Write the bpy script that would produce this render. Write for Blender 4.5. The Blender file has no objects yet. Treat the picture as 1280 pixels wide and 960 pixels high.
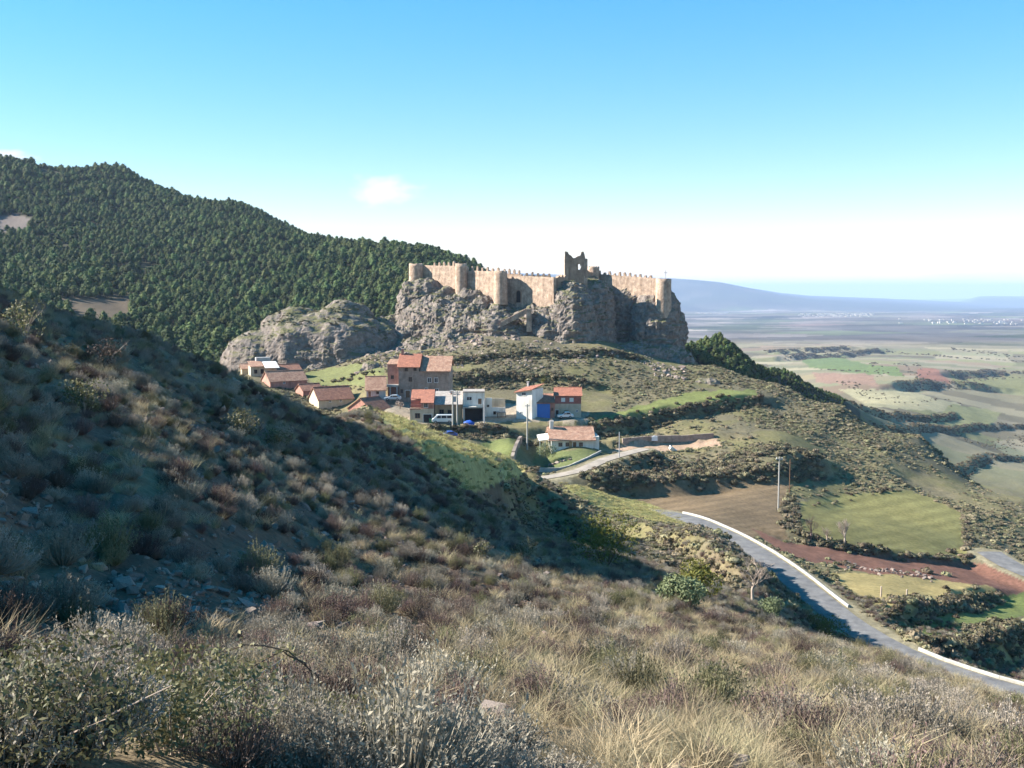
import bpy, bmesh, math, random
import numpy as np
from mathutils import Vector, Matrix
random.seed(7); RNG = np.random.default_rng(7)
SC = bpy.context.scene; COL = SC.collection
R = math.radians

# ------------------------------------------------------------------ camera, sky, sun, exposure
F = 1312.0                                   # focal length in photo pixels (1280 wide)
PITCH = math.atan(120.0 / F)                 # eye level at row 360
cam_d = bpy.data.cameras.new('camera'); cam = bpy.data.objects.new('camera', cam_d); COL.objects.link(cam)
cam.location = (0, 0, 0); cam.rotation_euler = (math.pi/2 - PITCH, 0, 0)
cam_d.sensor_width = 36; cam_d.lens = 36 * F / 1280; cam_d.clip_start = 0.1; cam_d.clip_end = 90000
SC.camera = cam
SUN_EL, SUN_AZ = R(32.5), R(-86)               # azimuth from +Y, negative = left
sdir = Vector((math.sin(SUN_AZ)*math.cos(SUN_EL), math.cos(SUN_AZ)*math.cos(SUN_EL), math.sin(SUN_EL)))
w = bpy.data.worlds.new('World'); SC.world = w; w.use_nodes = True
nt = w.node_tree; nt.nodes.clear()
out = nt.nodes.new('ShaderNodeOutputWorld'); bg = nt.nodes.new('ShaderNodeBackground'); sky = nt.nodes.new('ShaderNodeTexSky')
sky.sky_type = 'NISHITA'; sky.sun_disc = False; sky.sun_elevation = SUN_EL; sky.sun_rotation = SUN_AZ
sky.air_density = 1.0; sky.dust_density = 0.0; sky.ozone_density = 1.4; sky.altitude = 900
bg.inputs['Strength'].default_value = 0.12
hs = nt.nodes.new('ShaderNodeHueSaturation'); hs.inputs['Hue'].default_value = .481; hs.inputs['Saturation'].default_value = 1.95
gm = nt.nodes.new('ShaderNodeGamma'); gm.inputs['Gamma'].default_value = .66
cb = nt.nodes.new('ShaderNodeMix'); cb.data_type = 'RGBA'; cb.blend_type = 'MULTIPLY'; cb.inputs['Factor'].default_value = 1; cb.inputs[7].default_value = (1.05, .985, 1.0, 1)
nt.links.new(sky.outputs[0], gm.inputs['Color']); nt.links.new(gm.outputs[0], cb.inputs[6]); nt.links.new(cb.outputs[2], hs.inputs['Color']); 
# a few small clouds drifting in that sky: (direction, size right/up, strength, seed)
src_ = hs.outputs[0]; tcw = nt.nodes.new('ShaderNodeTexCoord')
def nd(k): return nt.nodes.new(k)
for (cx, cy, sx, sz, amt) in ((478, 238, .036, .017, .75), (8, 196, .03, .008, .8), (1235, 343, .06, .008, .55), (1120, 352, .09, .004, .4)):
    dv = Vector(((cx-640)/F, math.cos(PITCH)+(480-cy)/F*math.sin(PITCH), -math.sin(PITCH)+(480-cy)/F*math.cos(PITCH))).normalized()
    sb = nd('ShaderNodeVectorMath'); sb.operation = 'SUBTRACT'; sb.inputs[1].default_value = dv; nt.links.new(tcw.outputs['Generated'], sb.inputs[0])
    dvd = nd('ShaderNodeVectorMath'); dvd.operation = 'DIVIDE'; dvd.inputs[1].default_value = (sx, sx, sz); nt.links.new(sb.outputs[0], dvd.inputs[0])
    ln = nd('ShaderNodeVectorMath'); ln.operation = 'LENGTH'; nt.links.new(dvd.outputs[0], ln.inputs[0])
    nz = nd('ShaderNodeTexNoise'); nz.inputs['Scale'].default_value = 1.5; nz.inputs['Detail'].default_value = 6; nt.links.new(dvd.outputs[0], nz.inputs['Vector'])
    ad = nd('ShaderNodeMath'); ad.operation = 'MULTIPLY_ADD'; ad.inputs[1].default_value = -1.5; nt.links.new(nz.outputs['Fac'], ad.inputs[0]); nt.links.new(ln.outputs['Value'], ad.inputs[2])
    mr = nd('ShaderNodeMapRange'); mr.interpolation_type = 'SMOOTHSTEP'; mr.inputs[1].default_value = .25; mr.inputs[2].default_value = -.5; mr.inputs[3].default_value = 0; mr.inputs[4].default_value = amt; nt.links.new(ad.outputs[0], mr.inputs[0])
    mx = nd('ShaderNodeMix'); mx.data_type = 'RGBA'; nt.links.new(mr.outputs[0], mx.inputs['Factor']); nt.links.new(src_, mx.inputs[6]); mx.inputs[7].default_value = (3.2, 3.2, 3.2, 1); src_ = mx.outputs[2]
nt.links.new(src_, bg.inputs[0]); nt.links.new(bg.outputs[0], out.inputs[0])
sl = bpy.data.lights.new('sun', 'SUN'); so = bpy.data.objects.new('sun', sl); COL.objects.link(so)
sl.energy = 5.0; sl.angle = R(0.53); sl.color = (1.0, 0.93, 0.82)
so.rotation_euler = sdir.to_track_quat('Z', 'Y').to_euler()
SC.view_settings.view_transform = 'Standard'; SC.view_settings.look = 'None'; SC.view_settings.gamma = 1
SC.view_settings.exposure = 1.65
SC.cycles.use_denoising = True; SC.cycles.max_bounces = 4; SC.cycles.diffuse_bounces = 2; SC.cycles.adaptive_threshold = .02
SC.cycles.volume_bounces = 0; SC.cycles.transparent_max_bounces = 4
SC.cycles.volume_step_rate = 4; SC.cycles.volume_max_steps = 64

# ------------------------------------------------------------------ noise
def _h(ix, iy, iz, seed):
    n = (ix.astype(np.int64)*374761393 + iy.astype(np.int64)*668265263 + iz.astype(np.int64)*2147483647 + seed*1274126177) & 0xffffffff
    n = ((n ^ (n >> 13)) * 1274126177) & 0xffffffff
    n = ((n ^ (n >> 16)) * 2246822519) & 0xffffffff
    return ((n ^ (n >> 15)) & 0xffff) / 65535.0
def vn2(x, y, seed=0):
    ix = np.floor(x); iy = np.floor(y); fx = x-ix; fy = y-iy
    fx = fx*fx*fx*(fx*(fx*6-15)+10); fy = fy*fy*fy*(fy*(fy*6-15)+10); z = np.zeros_like(ix)
    a = _h(ix, iy, z, seed); b = _h(ix+1, iy, z, seed); c = _h(ix, iy+1, z, seed); d = _h(ix+1, iy+1, z, seed)
    return (a*(1-fx)+b*fx)*(1-fy) + (c*(1-fx)+d*fx)*fy
def fbm2(x, y, oct=4, seed=0):                # about -1..1
    s = 0; a = 1; t = 0
    for i in range(oct):
        cx = x*math.cos(i)-y*math.sin(i); cy = x*math.sin(i)+y*math.cos(i)
        s = s + a*(vn2(cx*2**i, cy*2**i, seed+i)*2-1); t += a; a *= .5
    return s/t
def vn3(p, seed=0):
    i = np.floor(p); f = p-i; f = f*f*(3-2*f); r = 0
    for dx in (0, 1):
        for dy in (0, 1):
            for dz in (0, 1):
                wgt = (f[:, 0] if dx else 1-f[:, 0])*(f[:, 1] if dy else 1-f[:, 1])*(f[:, 2] if dz else 1-f[:, 2])
                r = r + wgt*_h(i[:, 0]+dx, i[:, 1]+dy, i[:, 2]+dz, seed)
    return r
def fbm3(p, oct=4, seed=0, ridged=False):
    s = 0; a = 1; t = 0
    for i in range(oct):
        n = vn3(p*2**i + i*17.3, seed+i)*2-1
        if ridged: n = 1-2*np.abs(n)
        s = s + a*n; t += a; a *= .5
    return s/t
def sstep(a, b, x):
    t = np.clip((x-a)/(b-a), 0, 1); return t*t*(3-2*t)

# ------------------------------------------------------------------ picture rays <-> place
CP, SP = math.cos(PITCH), math.sin(PITCH)
def P(px, py, Y):                             # the point seen at (px, py) that lies Y metres ahead
    u = (px-640)/F; v = (480-py)/F; k = Y/(CP+v*SP)
    return Vector((u*k, Y, (-SP+v*CP)*k))
def proj(x, y, z):
    d = y*CP - z*SP; d = np.where(d < .05, .05, d)
    return 640+F*x/d, 480-F*(y*SP+z*CP)/d
def inpoly(px, py, poly):
    r = np.zeros(px.shape, bool); n = len(poly)
    for i in range(n):
        x0, y0 = poly[i]; x1, y1 = poly[(i+1) % n]
        if y0 == y1: continue
        c = ((y0 > py) != (y1 > py)) & (px < (x1-x0)*(py-y0)/(y1-y0)+x0)
        r ^= c
    return r

# ------------------------------------------------------------------ base relief: control points, thin-plate interpolated
N_ = None
COLS = {  # the negative columns form an unseen hill, raised to shade the near slope
 -1400: [(3,N_,-.4),(7,N_,-.6),(11,N_,1.6),(15,N_,7.4),(20,N_,10.6),(35,N_,14),(60,N_,25),(120,N_,38),(250,N_,40),(500,N_,60),(900,N_,110),(1500,N_,90)],
 -800: [(3,N_,-1.0),(8,N_,-1.2),(12,N_,.6),(16,N_,3.6),(25,N_,5.6),(35,N_,9.8),(46,N_,19),(62,N_,30),(80,N_,36),(150,N_,18),(300,N_,8),(600,N_,60),(900,N_,125)],
 -450: [(3,N_,-1.4),(8,N_,-1.9),(12,N_,-1.0),(16,N_,.8),(25,N_,2.6),(35,N_,5.2),(45,N_,13.2),(60,N_,22),(75,N_,25),(110,N_,12),(180,N_,-10),(300,N_,-22),(420,N_,0),(600,N_,50),(900,N_,125),(1300,N_,80)],
 -200: [(3,N_,-1.6),(8,N_,-2.5),(11,N_,-2.3),(15,N_,-1.3),(25,N_,.7),(35,N_,2.0),(45,N_,5),(58,N_,7.6),(70,N_,6),(100,N_,-3),(180,N_,-20),(300,N_,-33),(420,N_,-18),(600,N_,35),(900,N_,118),(1300,N_,80)],
 0: [(3,N_,-1.75),(8,890),(11,805),(14,715),(20,580),(30,455),(42,378),(52,365),(70,N_,-3.5),(110,N_,-16),(180,N_,-30),(300,N_,-38),(400,N_,-28),(480,386),(600,335),(750,272),(940,206),(1050,N_,98),(1400,N_,60)],
 150: [(3,N_,-1.8),(8,905),(11,835),(14,765),(20,640),(30,525),(45,436),(55,416),(75,N_,-7),(110,N_,-18),(180,N_,-32),(300,N_,-38),(400,N_,-30),(470,404),(520,390),(650,322),(800,266),(940,220),(1050,N_,90),(1400,N_,50)],
 300: [(3,N_,-1.9),(8,915),(11,855),(14,802),(20,712),(30,612),(45,512),(58,473),(80,N_,-12),(120,N_,-23),(180,N_,-31),(285,484),(320,462),(390,N_,-34),(440,446),(520,400),(650,328),(800,268),(870,260),(950,N_,50),(1400,N_,10)],
 450: [(3,N_,-1.95),(8,925),(11,870),(14,828),(20,768),(30,692),(45,596),(60,553),(70,540),(85,530),(110,517),(140,N_,-21.5),(180,N_,-29.5),(240,524),(270,500),(300,467),(325,444),(350,N_,-20),(390,N_,-28),(420,N_,-35),(470,420),(560,366),(680,314),(760,303),(850,N_,25),(1400,N_,-30)],
 540: [(66,588),(80,572),(100,555),(120,540),(150,N_,-24),(200,N_,-31)],
 600: [(3,N_,-2),(8,935),(11,885),(14,848),(20,800),(30,742),(45,672),(65,642),(80,618),(100,578),(118,566),(132,560),(152,N_,-27.5),(190,N_,-33.5),(222,556),(243,527),(262,512),(290,472),(316,432),(331,416),(345,N_,-13.5),(362,N_,-18),(380,N_,-22),(410,N_,-33),(450,N_,-45),(520,404),(640,352),(720,340),(850,N_,0),(1400,N_,-60)],
 660: [(90,650),(105,625),(118,594),(126,588),(140,N_,-26.5),(180,N_,-34.5),(205,597),(228,577),(248,528),(290,475),(316,433),(331,417),(345,N_,-14),(365,N_,-18),(378,N_,-20),(410,N_,-36),(480,N_,-60),(700,N_,-20),(900,N_,-40)],
 720: [(90,672),(110,650),(130,636),(150,N_,-32),(166,606),(178,N_,-35),(192,N_,-38)],
 750: [(3,N_,-2),(8,945),(11,898),(14,862),(20,820),(30,772),(45,732),(65,697),(85,683),(105,672),(125,662),(150,N_,-33),(167,614),(180,N_,-35.5),(194,N_,-39),(206,603),(224,578),(245,548),(260,522),(290,480),(318,440),(331,426),(345,N_,-17),(365,N_,-20),(390,N_,-24),(420,N_,-36),(480,N_,-70),(700,N_,-90),(1000,N_,-110)],
 820: [(100,700),(125,678),(145,655),(163,639),(174,N_,-36.5),(184,N_,-39)],
 900: [(3,N_,-2.1),(8,955),(11,912),(14,880),(20,842),(30,802),(45,769),(65,747),(85,735),(105,714),(122,694),(134,N_,-32.4),(152,N_,-37.5),(170,654),(190,628),(215,606),(226,588),(245,552),(268,520),(290,493),(315,470),(335,459),(360,N_,-30),(390,447),(425,428),(460,N_,-44),(520,N_,-80),(700,N_,-105),(1000,N_,-120)],
 960: [(80,772),(100,749),(114,735),(126,N_,-34.6)],
 980: [(250,548),(285,512),(315,482),(345,N_,-38),(400,N_,-44),(430,478),(455,464),(480,N_,-50),(560,N_,-80),(800,N_,-100)],
 1050: [(3,N_,-2.2),(8,965),(11,925),(14,898),(20,868),(30,838),(42,816),(60,N_,-22),(85,N_,-31),(105,N_,-36),(119,768),(140,737),(160,702),(185,658),(215,628),(235,594),(262,557),(282,530),(302,505),(330,N_,-48),(400,N_,-53),(500,499),(700,N_,-80),(900,N_,-100),(1100,486),(1600,460)],
 1150: [(3,N_,-2.2),(8,970),(11,935),(14,910),(20,884),(30,858),(40,840),(60,N_,-24),(80,N_,-32),(106,820),(125,N_,-40),(150,738),(170,702),(200,662),(230,624),(252,600),(276,562),(292,542),(320,N_,-55),(450,N_,-80),(650,532),(900,505),(1300,474),(1800,458)],
 1280: [(3,N_,-2.3),(8,980),(11,950),(14,930),(20,910),(30,895),(40,884),(55,N_,-23.5),(75,N_,-32.5),(97,864),(115,N_,-42),(140,N_,-46),(165,737),(190,N_,-50),(215,670),(242,630),(255,623),(290,N_,-62),(400,N_,-85),(560,592),(700,574),(900,542),(1200,505),(1700,474)],
 1500: [(3,N_,-2.4),(8,N_,-4.3),(20,N_,-9.5),(40,N_,-17.5),(75,N_,-34),(110,N_,-45),(200,N_,-58),(260,N_,-66),(400,N_,-90),(700,N_,-115),(1200,N_,-125)],
 2000: [(3,N_,-2.6),(8,N_,-5),(20,N_,-11),(40,N_,-21),(75,N_,-38),(150,N_,-58),(260,N_,-75),(700,N_,-120),(1200,N_,-130)],
}
cp = []
for px, lst in COLS.items():
    for e in lst:
        if len(e) == 3: cp.append(((px-640)/F*e[0]*1.0, e[0], e[2]))
        else: p = P(px, e[1], e[0]); cp.append(tuple(p))
    for Y, z in ((2600, -146 if px > 700 else -110), (4500, -171), (7500, -200), (13000, -245), (25000, -490), (60000, -1150)):
        cp.append(((px-640)/F*Y, Y, z))
for x, y, z in ((-12, -8, .8), (0, -8, -.9), (12, -8, -2.8), (0, 0, -1.62), (-3, 0, -1.2), (3, 0, -2.1), (7, 0, -2.8), (-8, 0, -.3), (-25, -5, 2.5), (20, -5, -5)):
    cp.append((x, y, z))
HOUSE_CP = [(320,470,297),(350,484,288),(410,508,272),(458,521,254),(468,496,264),(500,497,266),(545,498,268),(528,528,245),(560,527,248),
            (592,527,248),(620,521,254),(655,523,252),(680,523,254),(708,521,256),(710,562,232),(740,560,234),(650,560,224),(610,560,224)]
for px, py, Y in HOUSE_CP: cp.append(tuple(P(px, py, Y)))
cp = np.array(cp)
KU = 3.2
def uv(x, y): return np.stack([KU*x/(y+12.), np.log(y+12.)], -1)
CU = uv(cp[:, 0], cp[:, 1]); CV = cp[:, 2]/(cp[:, 1]+12.)
def tps(r2): return .5*r2*np.log(r2+1e-12)
n = len(CU)
A = np.zeros((n+3, n+3)); d2 = ((CU[:, None]-CU[None])**2).sum(-1)
A[:n, :n] = tps(d2) + np.eye(n)*2e-5; A[:n, n] = 1; A[:n, n+1:] = CU; A[n, :n] = 1; A[n+1:, :n] = CU.T
sol = np.linalg.solve(A, np.concatenate([CV, [0, 0, 0]]))
GU = np.linspace(-5.2, 4.6, 520); GL = np.linspace(math.log(2.5), math.log(62000), 620)
gg = np.stack(np.meshgrid(GU, GL), -1).reshape(-1, 2); gv = np.empty(len(gg))
for i in range(0, len(gg), 20000):
    q = gg[i:i+20000]; dd = (q[:, None, 0]-CU[None, :, 0])**2 + (q[:, None, 1]-CU[None, :, 1])**2
    gv[i:i+20000] = tps(dd) @ sol[:n] + sol[n] + q @ sol[n+1:]
gv = gv.reshape(len(GL), len(GU))
def H0(x, y):
    q = uv(x, np.maximum(y, -9.4)); a = np.clip((q[..., 0]-GU[0])/(GU[1]-GU[0]), 0, len(GU)-1.001); b = np.clip((q[..., 1]-GL[0])/(GL[1]-GL[0]), 0, len(GL)-1.001)
    i = a.astype(int); j = b.astype(int); fa = a-i; fb = b-j
    v = (gv[j, i]*(1-fa)+gv[j, i+1]*fa)*(1-fb)+(gv[j+1, i]*(1-fa)+gv[j+1, i+1]*fa)*fb
    return v*(np.maximum(y, -9.4)+12)
def hit(px, py, y0, y1, Hf=None, n=500):      # where the sight line through (px,py) meets the relief between y0 and y1
    Hf = Hf or H0
    ys = np.geomspace(y0, y1, n); u = (px-640)/F; v = (480-py)/F; k = ys/(CP+v*SP)
    x = u*k; z = (-SP+v*CP)*k; g = Hf(x, ys)
    b = np.nonzero(z <= g)[0]
    i = b[0] if len(b) else n-1
    return Vector((x[i], ys[i], g[i]))

# ------------------------------------------------------------------ banks, terraces, road bed
BANKS = []                                    # (world polyline, height, half width, reach)
def bank(pxs, y0, y1, h, wd, L, lift=0):
    BANKS.append((np.array([tuple(hit(a, b, y0, y1))[:2] for a, b in pxs]), h, wd, L))
bank([(735,602),(800,608),(900,602),(970,594),(1025,585)], 190, 260, 5.0, 2.2, 16)
bank([(770,553),(830,550),(892,547)], 225, 280, 2.4, .5, 8)
bank([(735,538),(800,527),(880,509),(955,501)], 230, 310, 4.0, 1.6, 12)
bank([(1112,778),(1150,768),(1200,752),(1248,742)], 115, 190, 3.0, 1.6, 9)
bank([(1150,822),(1200,818),(1245,803),(1300,786)], 100, 180, 4.2, 1.8, 9)
bank([(1000,672),(1060,686),(1150,697),(1205,702)], 140, 210, 1.6, 1.2, 8)
bank([(578,626),(618,606),(658,592)], 85, 135, 4.5, 1.4, 9)
BANKS.append((np.array([((a-640)/F*b, b) for a, b in ((656,127),(700,122),(745,113),(785,101))]), 4.0, 2.0, 8))
bank([(800,668),(850,690),(905,722)], 100, 150, 3.0, 1.6, 8)
bank([(868,690),(925,722),(965,750),(1010,786),(1050,806)][::-1], 90, 150, 2.6, .9, 5)
bank([(1035,518),(1110,524),(1195,520)], 500, 1000, 4.5, 2.5, 18)
bank([(1095,542),(1150,536),(1220,532),(1290,534)], 450, 1000, 5, 2.5, 18)
bank([(1195,592),(1240,574),(1290,574)], 400, 900, 4, 2.5, 18)
bank([(985,448),(1060,442),(1100,438)], 900, 4000, 14, 8, 120)
bank([(960,443),(1010,441),(1060,437)], 900, 4000, 12, 8, 120)
bank([(1190,470),(1240,466),(1300,468)], 900, 3000, 12, 8, 120)
bank([(1125,484),(1180,480),(1240,486)], 700, 3000, 10, 6, 100)
bank([(330,447),(400,440),(450,436)], 290, 345, 3.0, .7, 9)
bank([(405,478),(440,474),(478,470)], 270, 330, 1.5, .6, 8)
bank([(560,452),(640,448),(720,446),(800,448)], 280, 330, 1.6, .8, 8)
bank([(575,478),(640,474),(700,478),(740,484)], 262, 310, 2.6, 1.0, 8)
bank([(480,537),(560,541),(640,538),(740,534)], 222, 258, 2.6, 1.0, 4)
def poly_dist(x, y, pl):
    best = np.full(x.shape, 1e9); sg = np.zeros(x.shape); over = np.zeros(x.shape)
    for i in range(len(pl)-1):
        a = pl[i]; b = pl[i+1]; d = b-a; ln = math.hypot(*d); d = d/ln
        t = (x-a[0])*d[0]+(y-a[1])*d[1]; s = (y-a[1])*d[0]-(x-a[0])*d[1]
        tc = np.clip(t, 0, ln); dist = np.hypot(t-tc, s)
        m = dist < best; best = np.where(m, dist, best); sg = np.where(m, s, sg)
        o = np.zeros_like(t)
        if i == 0: o = np.where(t < 0, -t, 0)
        if i == len(pl)-2: o = np.where(t > ln, t-ln, o)
        over = np.where(m, o, over)
    return best, sg, over
ROAD = [P(676,598,207), P(720,622,199), P(780,634,186), P(848,645,171), P(893,662,158.5), P(938,686,147), P(983,717,134.5), P(1022,749,124), P(1065,782,114.5), P(1125,816,106), P(1195,843,100), P(1280,868,95), P(1400,892,91)]
DRIVE = [P(676,598,207), P(722,589,211), P(755,575,220), P(782,567,226), P(806,561,231)]
SECOND = [P(1236,690,183), P(1262,706,176), P(1300,722,170), P(1370,742,162)]
def smooth_line(pts, step=1.5):
    pts = [Vector(p) for p in pts]; o = []
    for i in range(len(pts)-1):
        p0 = pts[max(i-1, 0)]; p1 = pts[i]; p2 = pts[i+1]; p3 = pts[min(i+2, len(pts)-1)]
        k = max(2, int((p2-p1).length/step))
        for j in range(k):
            t = j/k
            o.append(.5*((2*p1)+(p2-p0)*t+(2*p0-5*p1+4*p2-p3)*t*t+(3*p1-p0-3*p2+p3)*t**3))
    o.append(pts[-1]); return o
ROADL = smooth_line(ROAD, 3); DRIVEL = smooth_line(DRIVE, 3); SECL = smooth_line(SECOND, 3)
WAYS = [(ROADL, 2.8), (DRIVEL, 2.0), (SECL, 2.8)]
def way_info(x, y, line):
    best = np.full(x.shape, 1e9); zz = np.zeros(x.shape)
    for i in range(len(line)-1):
        a = line[i]; b = line[i+1]; dx, dy = b.x-a.x, b.y-a.y; l2 = dx*dx+dy*dy+1e-9
        t = np.clip(((x-a.x)*dx+(y-a.y)*dy)/l2, 0, 1); dist = np.hypot(x-a.x-t*dx, y-a.y-t*dy)
        m = dist < best; best = np.where(m, dist, best); zz = np.where(m, a.z+(b.z-a.z)*t, zz)
    return best, zz
# land cover drawn on the ground: (outline, near, far, base colour, smoothness 0..1)
LC = [
 ([(785,613),(830,600),(975,592),(990,602),(975,640),(988,676),(930,670),(870,647),(800,630)], 150, 232, (.19,.138,.085), 1),
 ([(1000,627),(1060,618),(1140,613),(1200,640),(1209,699),(1150,693),(1060,682),(1003,664)], 150, 240, (.20,.185,.075), 1),
 ([(940,660),(985,678),(1060,688),(1150,697),(1215,702),(1290,716),(1290,745),(1200,737),(1100,719),(1020,704),(970,690)], 130, 215, (.165,.085,.062), .3),
 ([(1040,716),(1130,719),(1240,733),(1248,741),(1150,760),(1110,770),(1070,745)], 110, 180, (.34,.27,.12), .7),
 ([(1120,788),(1160,772),(1262,743),(1290,740),(1290,768),(1210,782),(1150,806)], 105, 180, (.15,.175,.06), .9),
 ([(1150,830),(1230,800),(1295,800),(1295,860),(1230,840)], 90, 170, (.27,.22,.10), .9),
 ([(596,556),(650,545),(650,558),(640,578),(606,574)], 205, 240, (.17,.19,.07), 1),
 ([(660,588),(670,566),(742,560),(752,567),(705,587)], 205, 240, (.135,.155,.065), 1),
 ([(735,527),(800,507),(870,489),(945,487),(950,496),(880,501),(800,520)], 240, 320, (.19,.21,.075), .8),
 ([(430,496),(520,520),(600,548),(655,576),(656,594),(618,606),(576,622),(556,602),(520,560),(470,522)], 72, 140, (.37,.325,.14), .5),
 ([(690,600),(760,608),(855,648),(868,676),(800,648),(740,632)], 140, 205, (.24,.235,.095), .8),
 ([(380,466),(440,455),(480,458),(484,474),(455,482),(395,484)], 268, 330, (.185,.195,.085), .8),
 ([(470,493),(565,496),(735,516),(736,526),(640,527),(560,531),(480,533),(432,524)], 238, 280, (.36,.30,.23), 1),
 ([(760,566),(800,549),(890,545),(905,556),(800,568)], 222, 270, (.40,.28,.20), .8),
 ([(75,374),(165,372),(160,402),(95,410)], 440, 560, (.13,.10,.07), 1),
 ([(-20,272),(20,268),(46,274),(38,290),(-20,294)], 560, 800, (.18,.15,.135), 1),
 ([(1000,450),(1040,444),(1105,462),(1085,468),(1012,460)], 800, 4000, (.17,.22,.085), 1),
 ([(1085,455),(1120,458),(1130,472),(1088,466)], 800, 4000, (.18,.23,.085), 1),
 ([(1145,462),(1170,460),(1190,478),(1150,476)], 800, 4000, (.33,.16,.11), 1),
 ([(1240,478),(1252,463),(1270,470),(1268,480)], 800, 4000, (.36,.15,.10), 1),
 ([(1015,466),(1090,468),(1100,482),(1020,478)], 600, 3000, (.34,.22,.16), 1),
 ([(1185,468),(1290,470),(1290,492),(1200,486)], 700, 3000, (.24,.23,.10), 1),
 ([(1050,486),(1120,486),(1200,505),(1195,516),(1080,508)], 500, 1500, (.40,.36,.22), 1),
 ([(1190,505),(1250,515),(1240,535),(1160,530)], 500, 1500, (.30,.29,.14), 1),
]
LC = [(np.array(pl, float), a, b, np.array(c)*(.66 if i > 15 else (.8 if i not in (2, 9) else .95)), s) for i, (pl, a, b, c, s) in enumerate(LC)]
def cover(x, y, z, jit=True):
    px, py = proj(x, y, z); jx, jy = (px+3*fbm2(px/9, py/9, 2, 5), py+2*fbm2(px/9, py/9, 2, 9)) if jit else (px, py)
    ids = np.full(x.shape, -1)
    for i, (pl, a, b, c, s) in enumerate(LC):
        lo = pl.min(0)-4; hi = pl.max(0)+4
        m = (y > a) & (y < b) & (px > lo[0]) & (px < hi[0]) & (py > lo[1]) & (py < hi[1])
        if m.any():
            k = np.nonzero(m.ravel())[0]; ins = inpoly(jx.ravel()[k], jy.ravel()[k], pl)
            ids.ravel()[k[ins]] = i
    return ids
SM = np.array([s for *_, s in LC]+[0.])
def Hmid(x, y):
    z = H0(x, y)
    for pl, h, wd, L in BANKS:
        lo = pl.min(0)-5*L; hi = pl.max(0)+5*L
        k = np.nonzero((x > lo[0]) & (x < hi[0]) & (y > lo[1]) & (y < hi[1]))[0]
        if not len(k): continue
        wob = wd*1.2*fbm2(x[k]/(wd*5), y[k]/(wd*5), 3, 77)
        b, s, ov = poly_dist(x[k], y[k], pl); s = s+wob
        hh = h*(.8+.4*fbm2(x[k]/(wd*9), y[k]/(wd*9), 2, 31))
        zz = hh*(sstep(-wd, wd, s)-.5)*np.exp(-np.abs(s)/L)*np.exp(-(ov/(L*.7))**2)
        z[k] += zz
    return z
def H(x, y, detail=True):
    shp = np.shape(x); x = np.atleast_1d(np.asarray(x, float)).ravel(); y = np.atleast_1d(np.asarray(y, float)).ravel()
    x, y = np.broadcast_arrays(x, y); x = x.copy(); y = y.copy()
    z = Hmid(x, y); r = np.hypot(x, y)
    if detail:
        rough = 0
        for k in range(7):
            a_ = k*2.4; q_ = np.minimum(.010*y, 3.0)*(k/6.)**.5; rough = rough+(1-SM[cover(x+q_*math.cos(a_), y+q_*math.sin(a_)*2, z, False)])/7
        px, py = proj(x, y, z)
        vill = ((y > 215) & (y < 285) & (px > 420) & (px < 770))
        rough = np.where(vill, np.minimum(rough, .25), rough)
        z += rough*(.16*fbm2(x/.9, y/.9, 4, 1)+.10*np.abs(fbm2(x/2.3, y/2.3, 3, 15)))*sstep(2, 6, r)*(1-sstep(60, 120, r))
        z += rough*.35*fbm2(x/5, y/5, 3, 2)*sstep(4, 20, r)*(1-sstep(420, 700, r))
        z += .75*fbm2(x/24, y/24, 2, 3)*sstep(50, 150, r)-.75*sstep(232, 240, y)*(1-sstep(268, 285, y))*sstep(-50, -38, x)*(1-sstep(18, 26, x))
        z += np.where(px < 760, 6, 3.)*fbm2(x/130, y/130, 3, 4)*sstep(420, 700, r)*(1-sstep(3000, 6000, r))
        z += 30*fbm2(x/2500, y/2500, 3, 14)*sstep(3500, 9000, r)
        # the far table hills
        for (pxa, pxb, pya, pyb, Y, wdt, top) in MESAS:
            sl_ = sstep(-wdt, 0, y-Y-400*fbm2(x/1500, y/3000, 3, 8))*(1-sstep(6000, 9000, y-Y))
            col = 640+F*x/np.maximum(y, 1)
            prof = np.interp(col, pxa, pya); zt = -(prof-360)/F*Y
            k = (y > Y-2*wdt) & (y < Y+9000)
            z = np.where(k, z+(np.maximum(zt, z)-z)*sl_, z)
    for line, hw in WAYS:
        xs = [p.x for p in line]; ys = [p.y for p in line]
        k = np.nonzero((x > min(xs)-12) & (x < max(xs)+12) & (y > min(ys)-12) & (y < max(ys)+12))[0]
        if not len(k): continue
        d, zr = way_info(x[k], y[k], line)
        t = sstep(hw, hw+4.5, d); z[k] = (zr-.06)*(1-t)+z[k]*t
    return z.reshape(shp)
MESAS = [
 ([-2000,600,780,840,870,900,940,975,1010,1100,1200,1300,1600], None, [340,340,346,348,350,353,361,369,374,379,386,392,396], None, 12500, 2600, 0),
 ([900,1170,1192,1206,1222,1240,1300,1600], None, [400,395,385,379,373.5,373,374,376], None, 19000, 2000, 0),
 ([600,960,1000,1060,1100,1150,1210,1300,1600], None, [372,372,375,377.5,376,377,375.5,377,377], None, 30000, 3000, 0),
]
def Hs(x, y): return float(H(np.array([x]), np.array([y]))[0])
def G(px, py, y0, y1):                        # ground point under a picture position
    p = hit(px, py, y0, y1, lambda a, b: H(a, b, False)); p.z = Hs(p.x, p.y); return p
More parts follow.
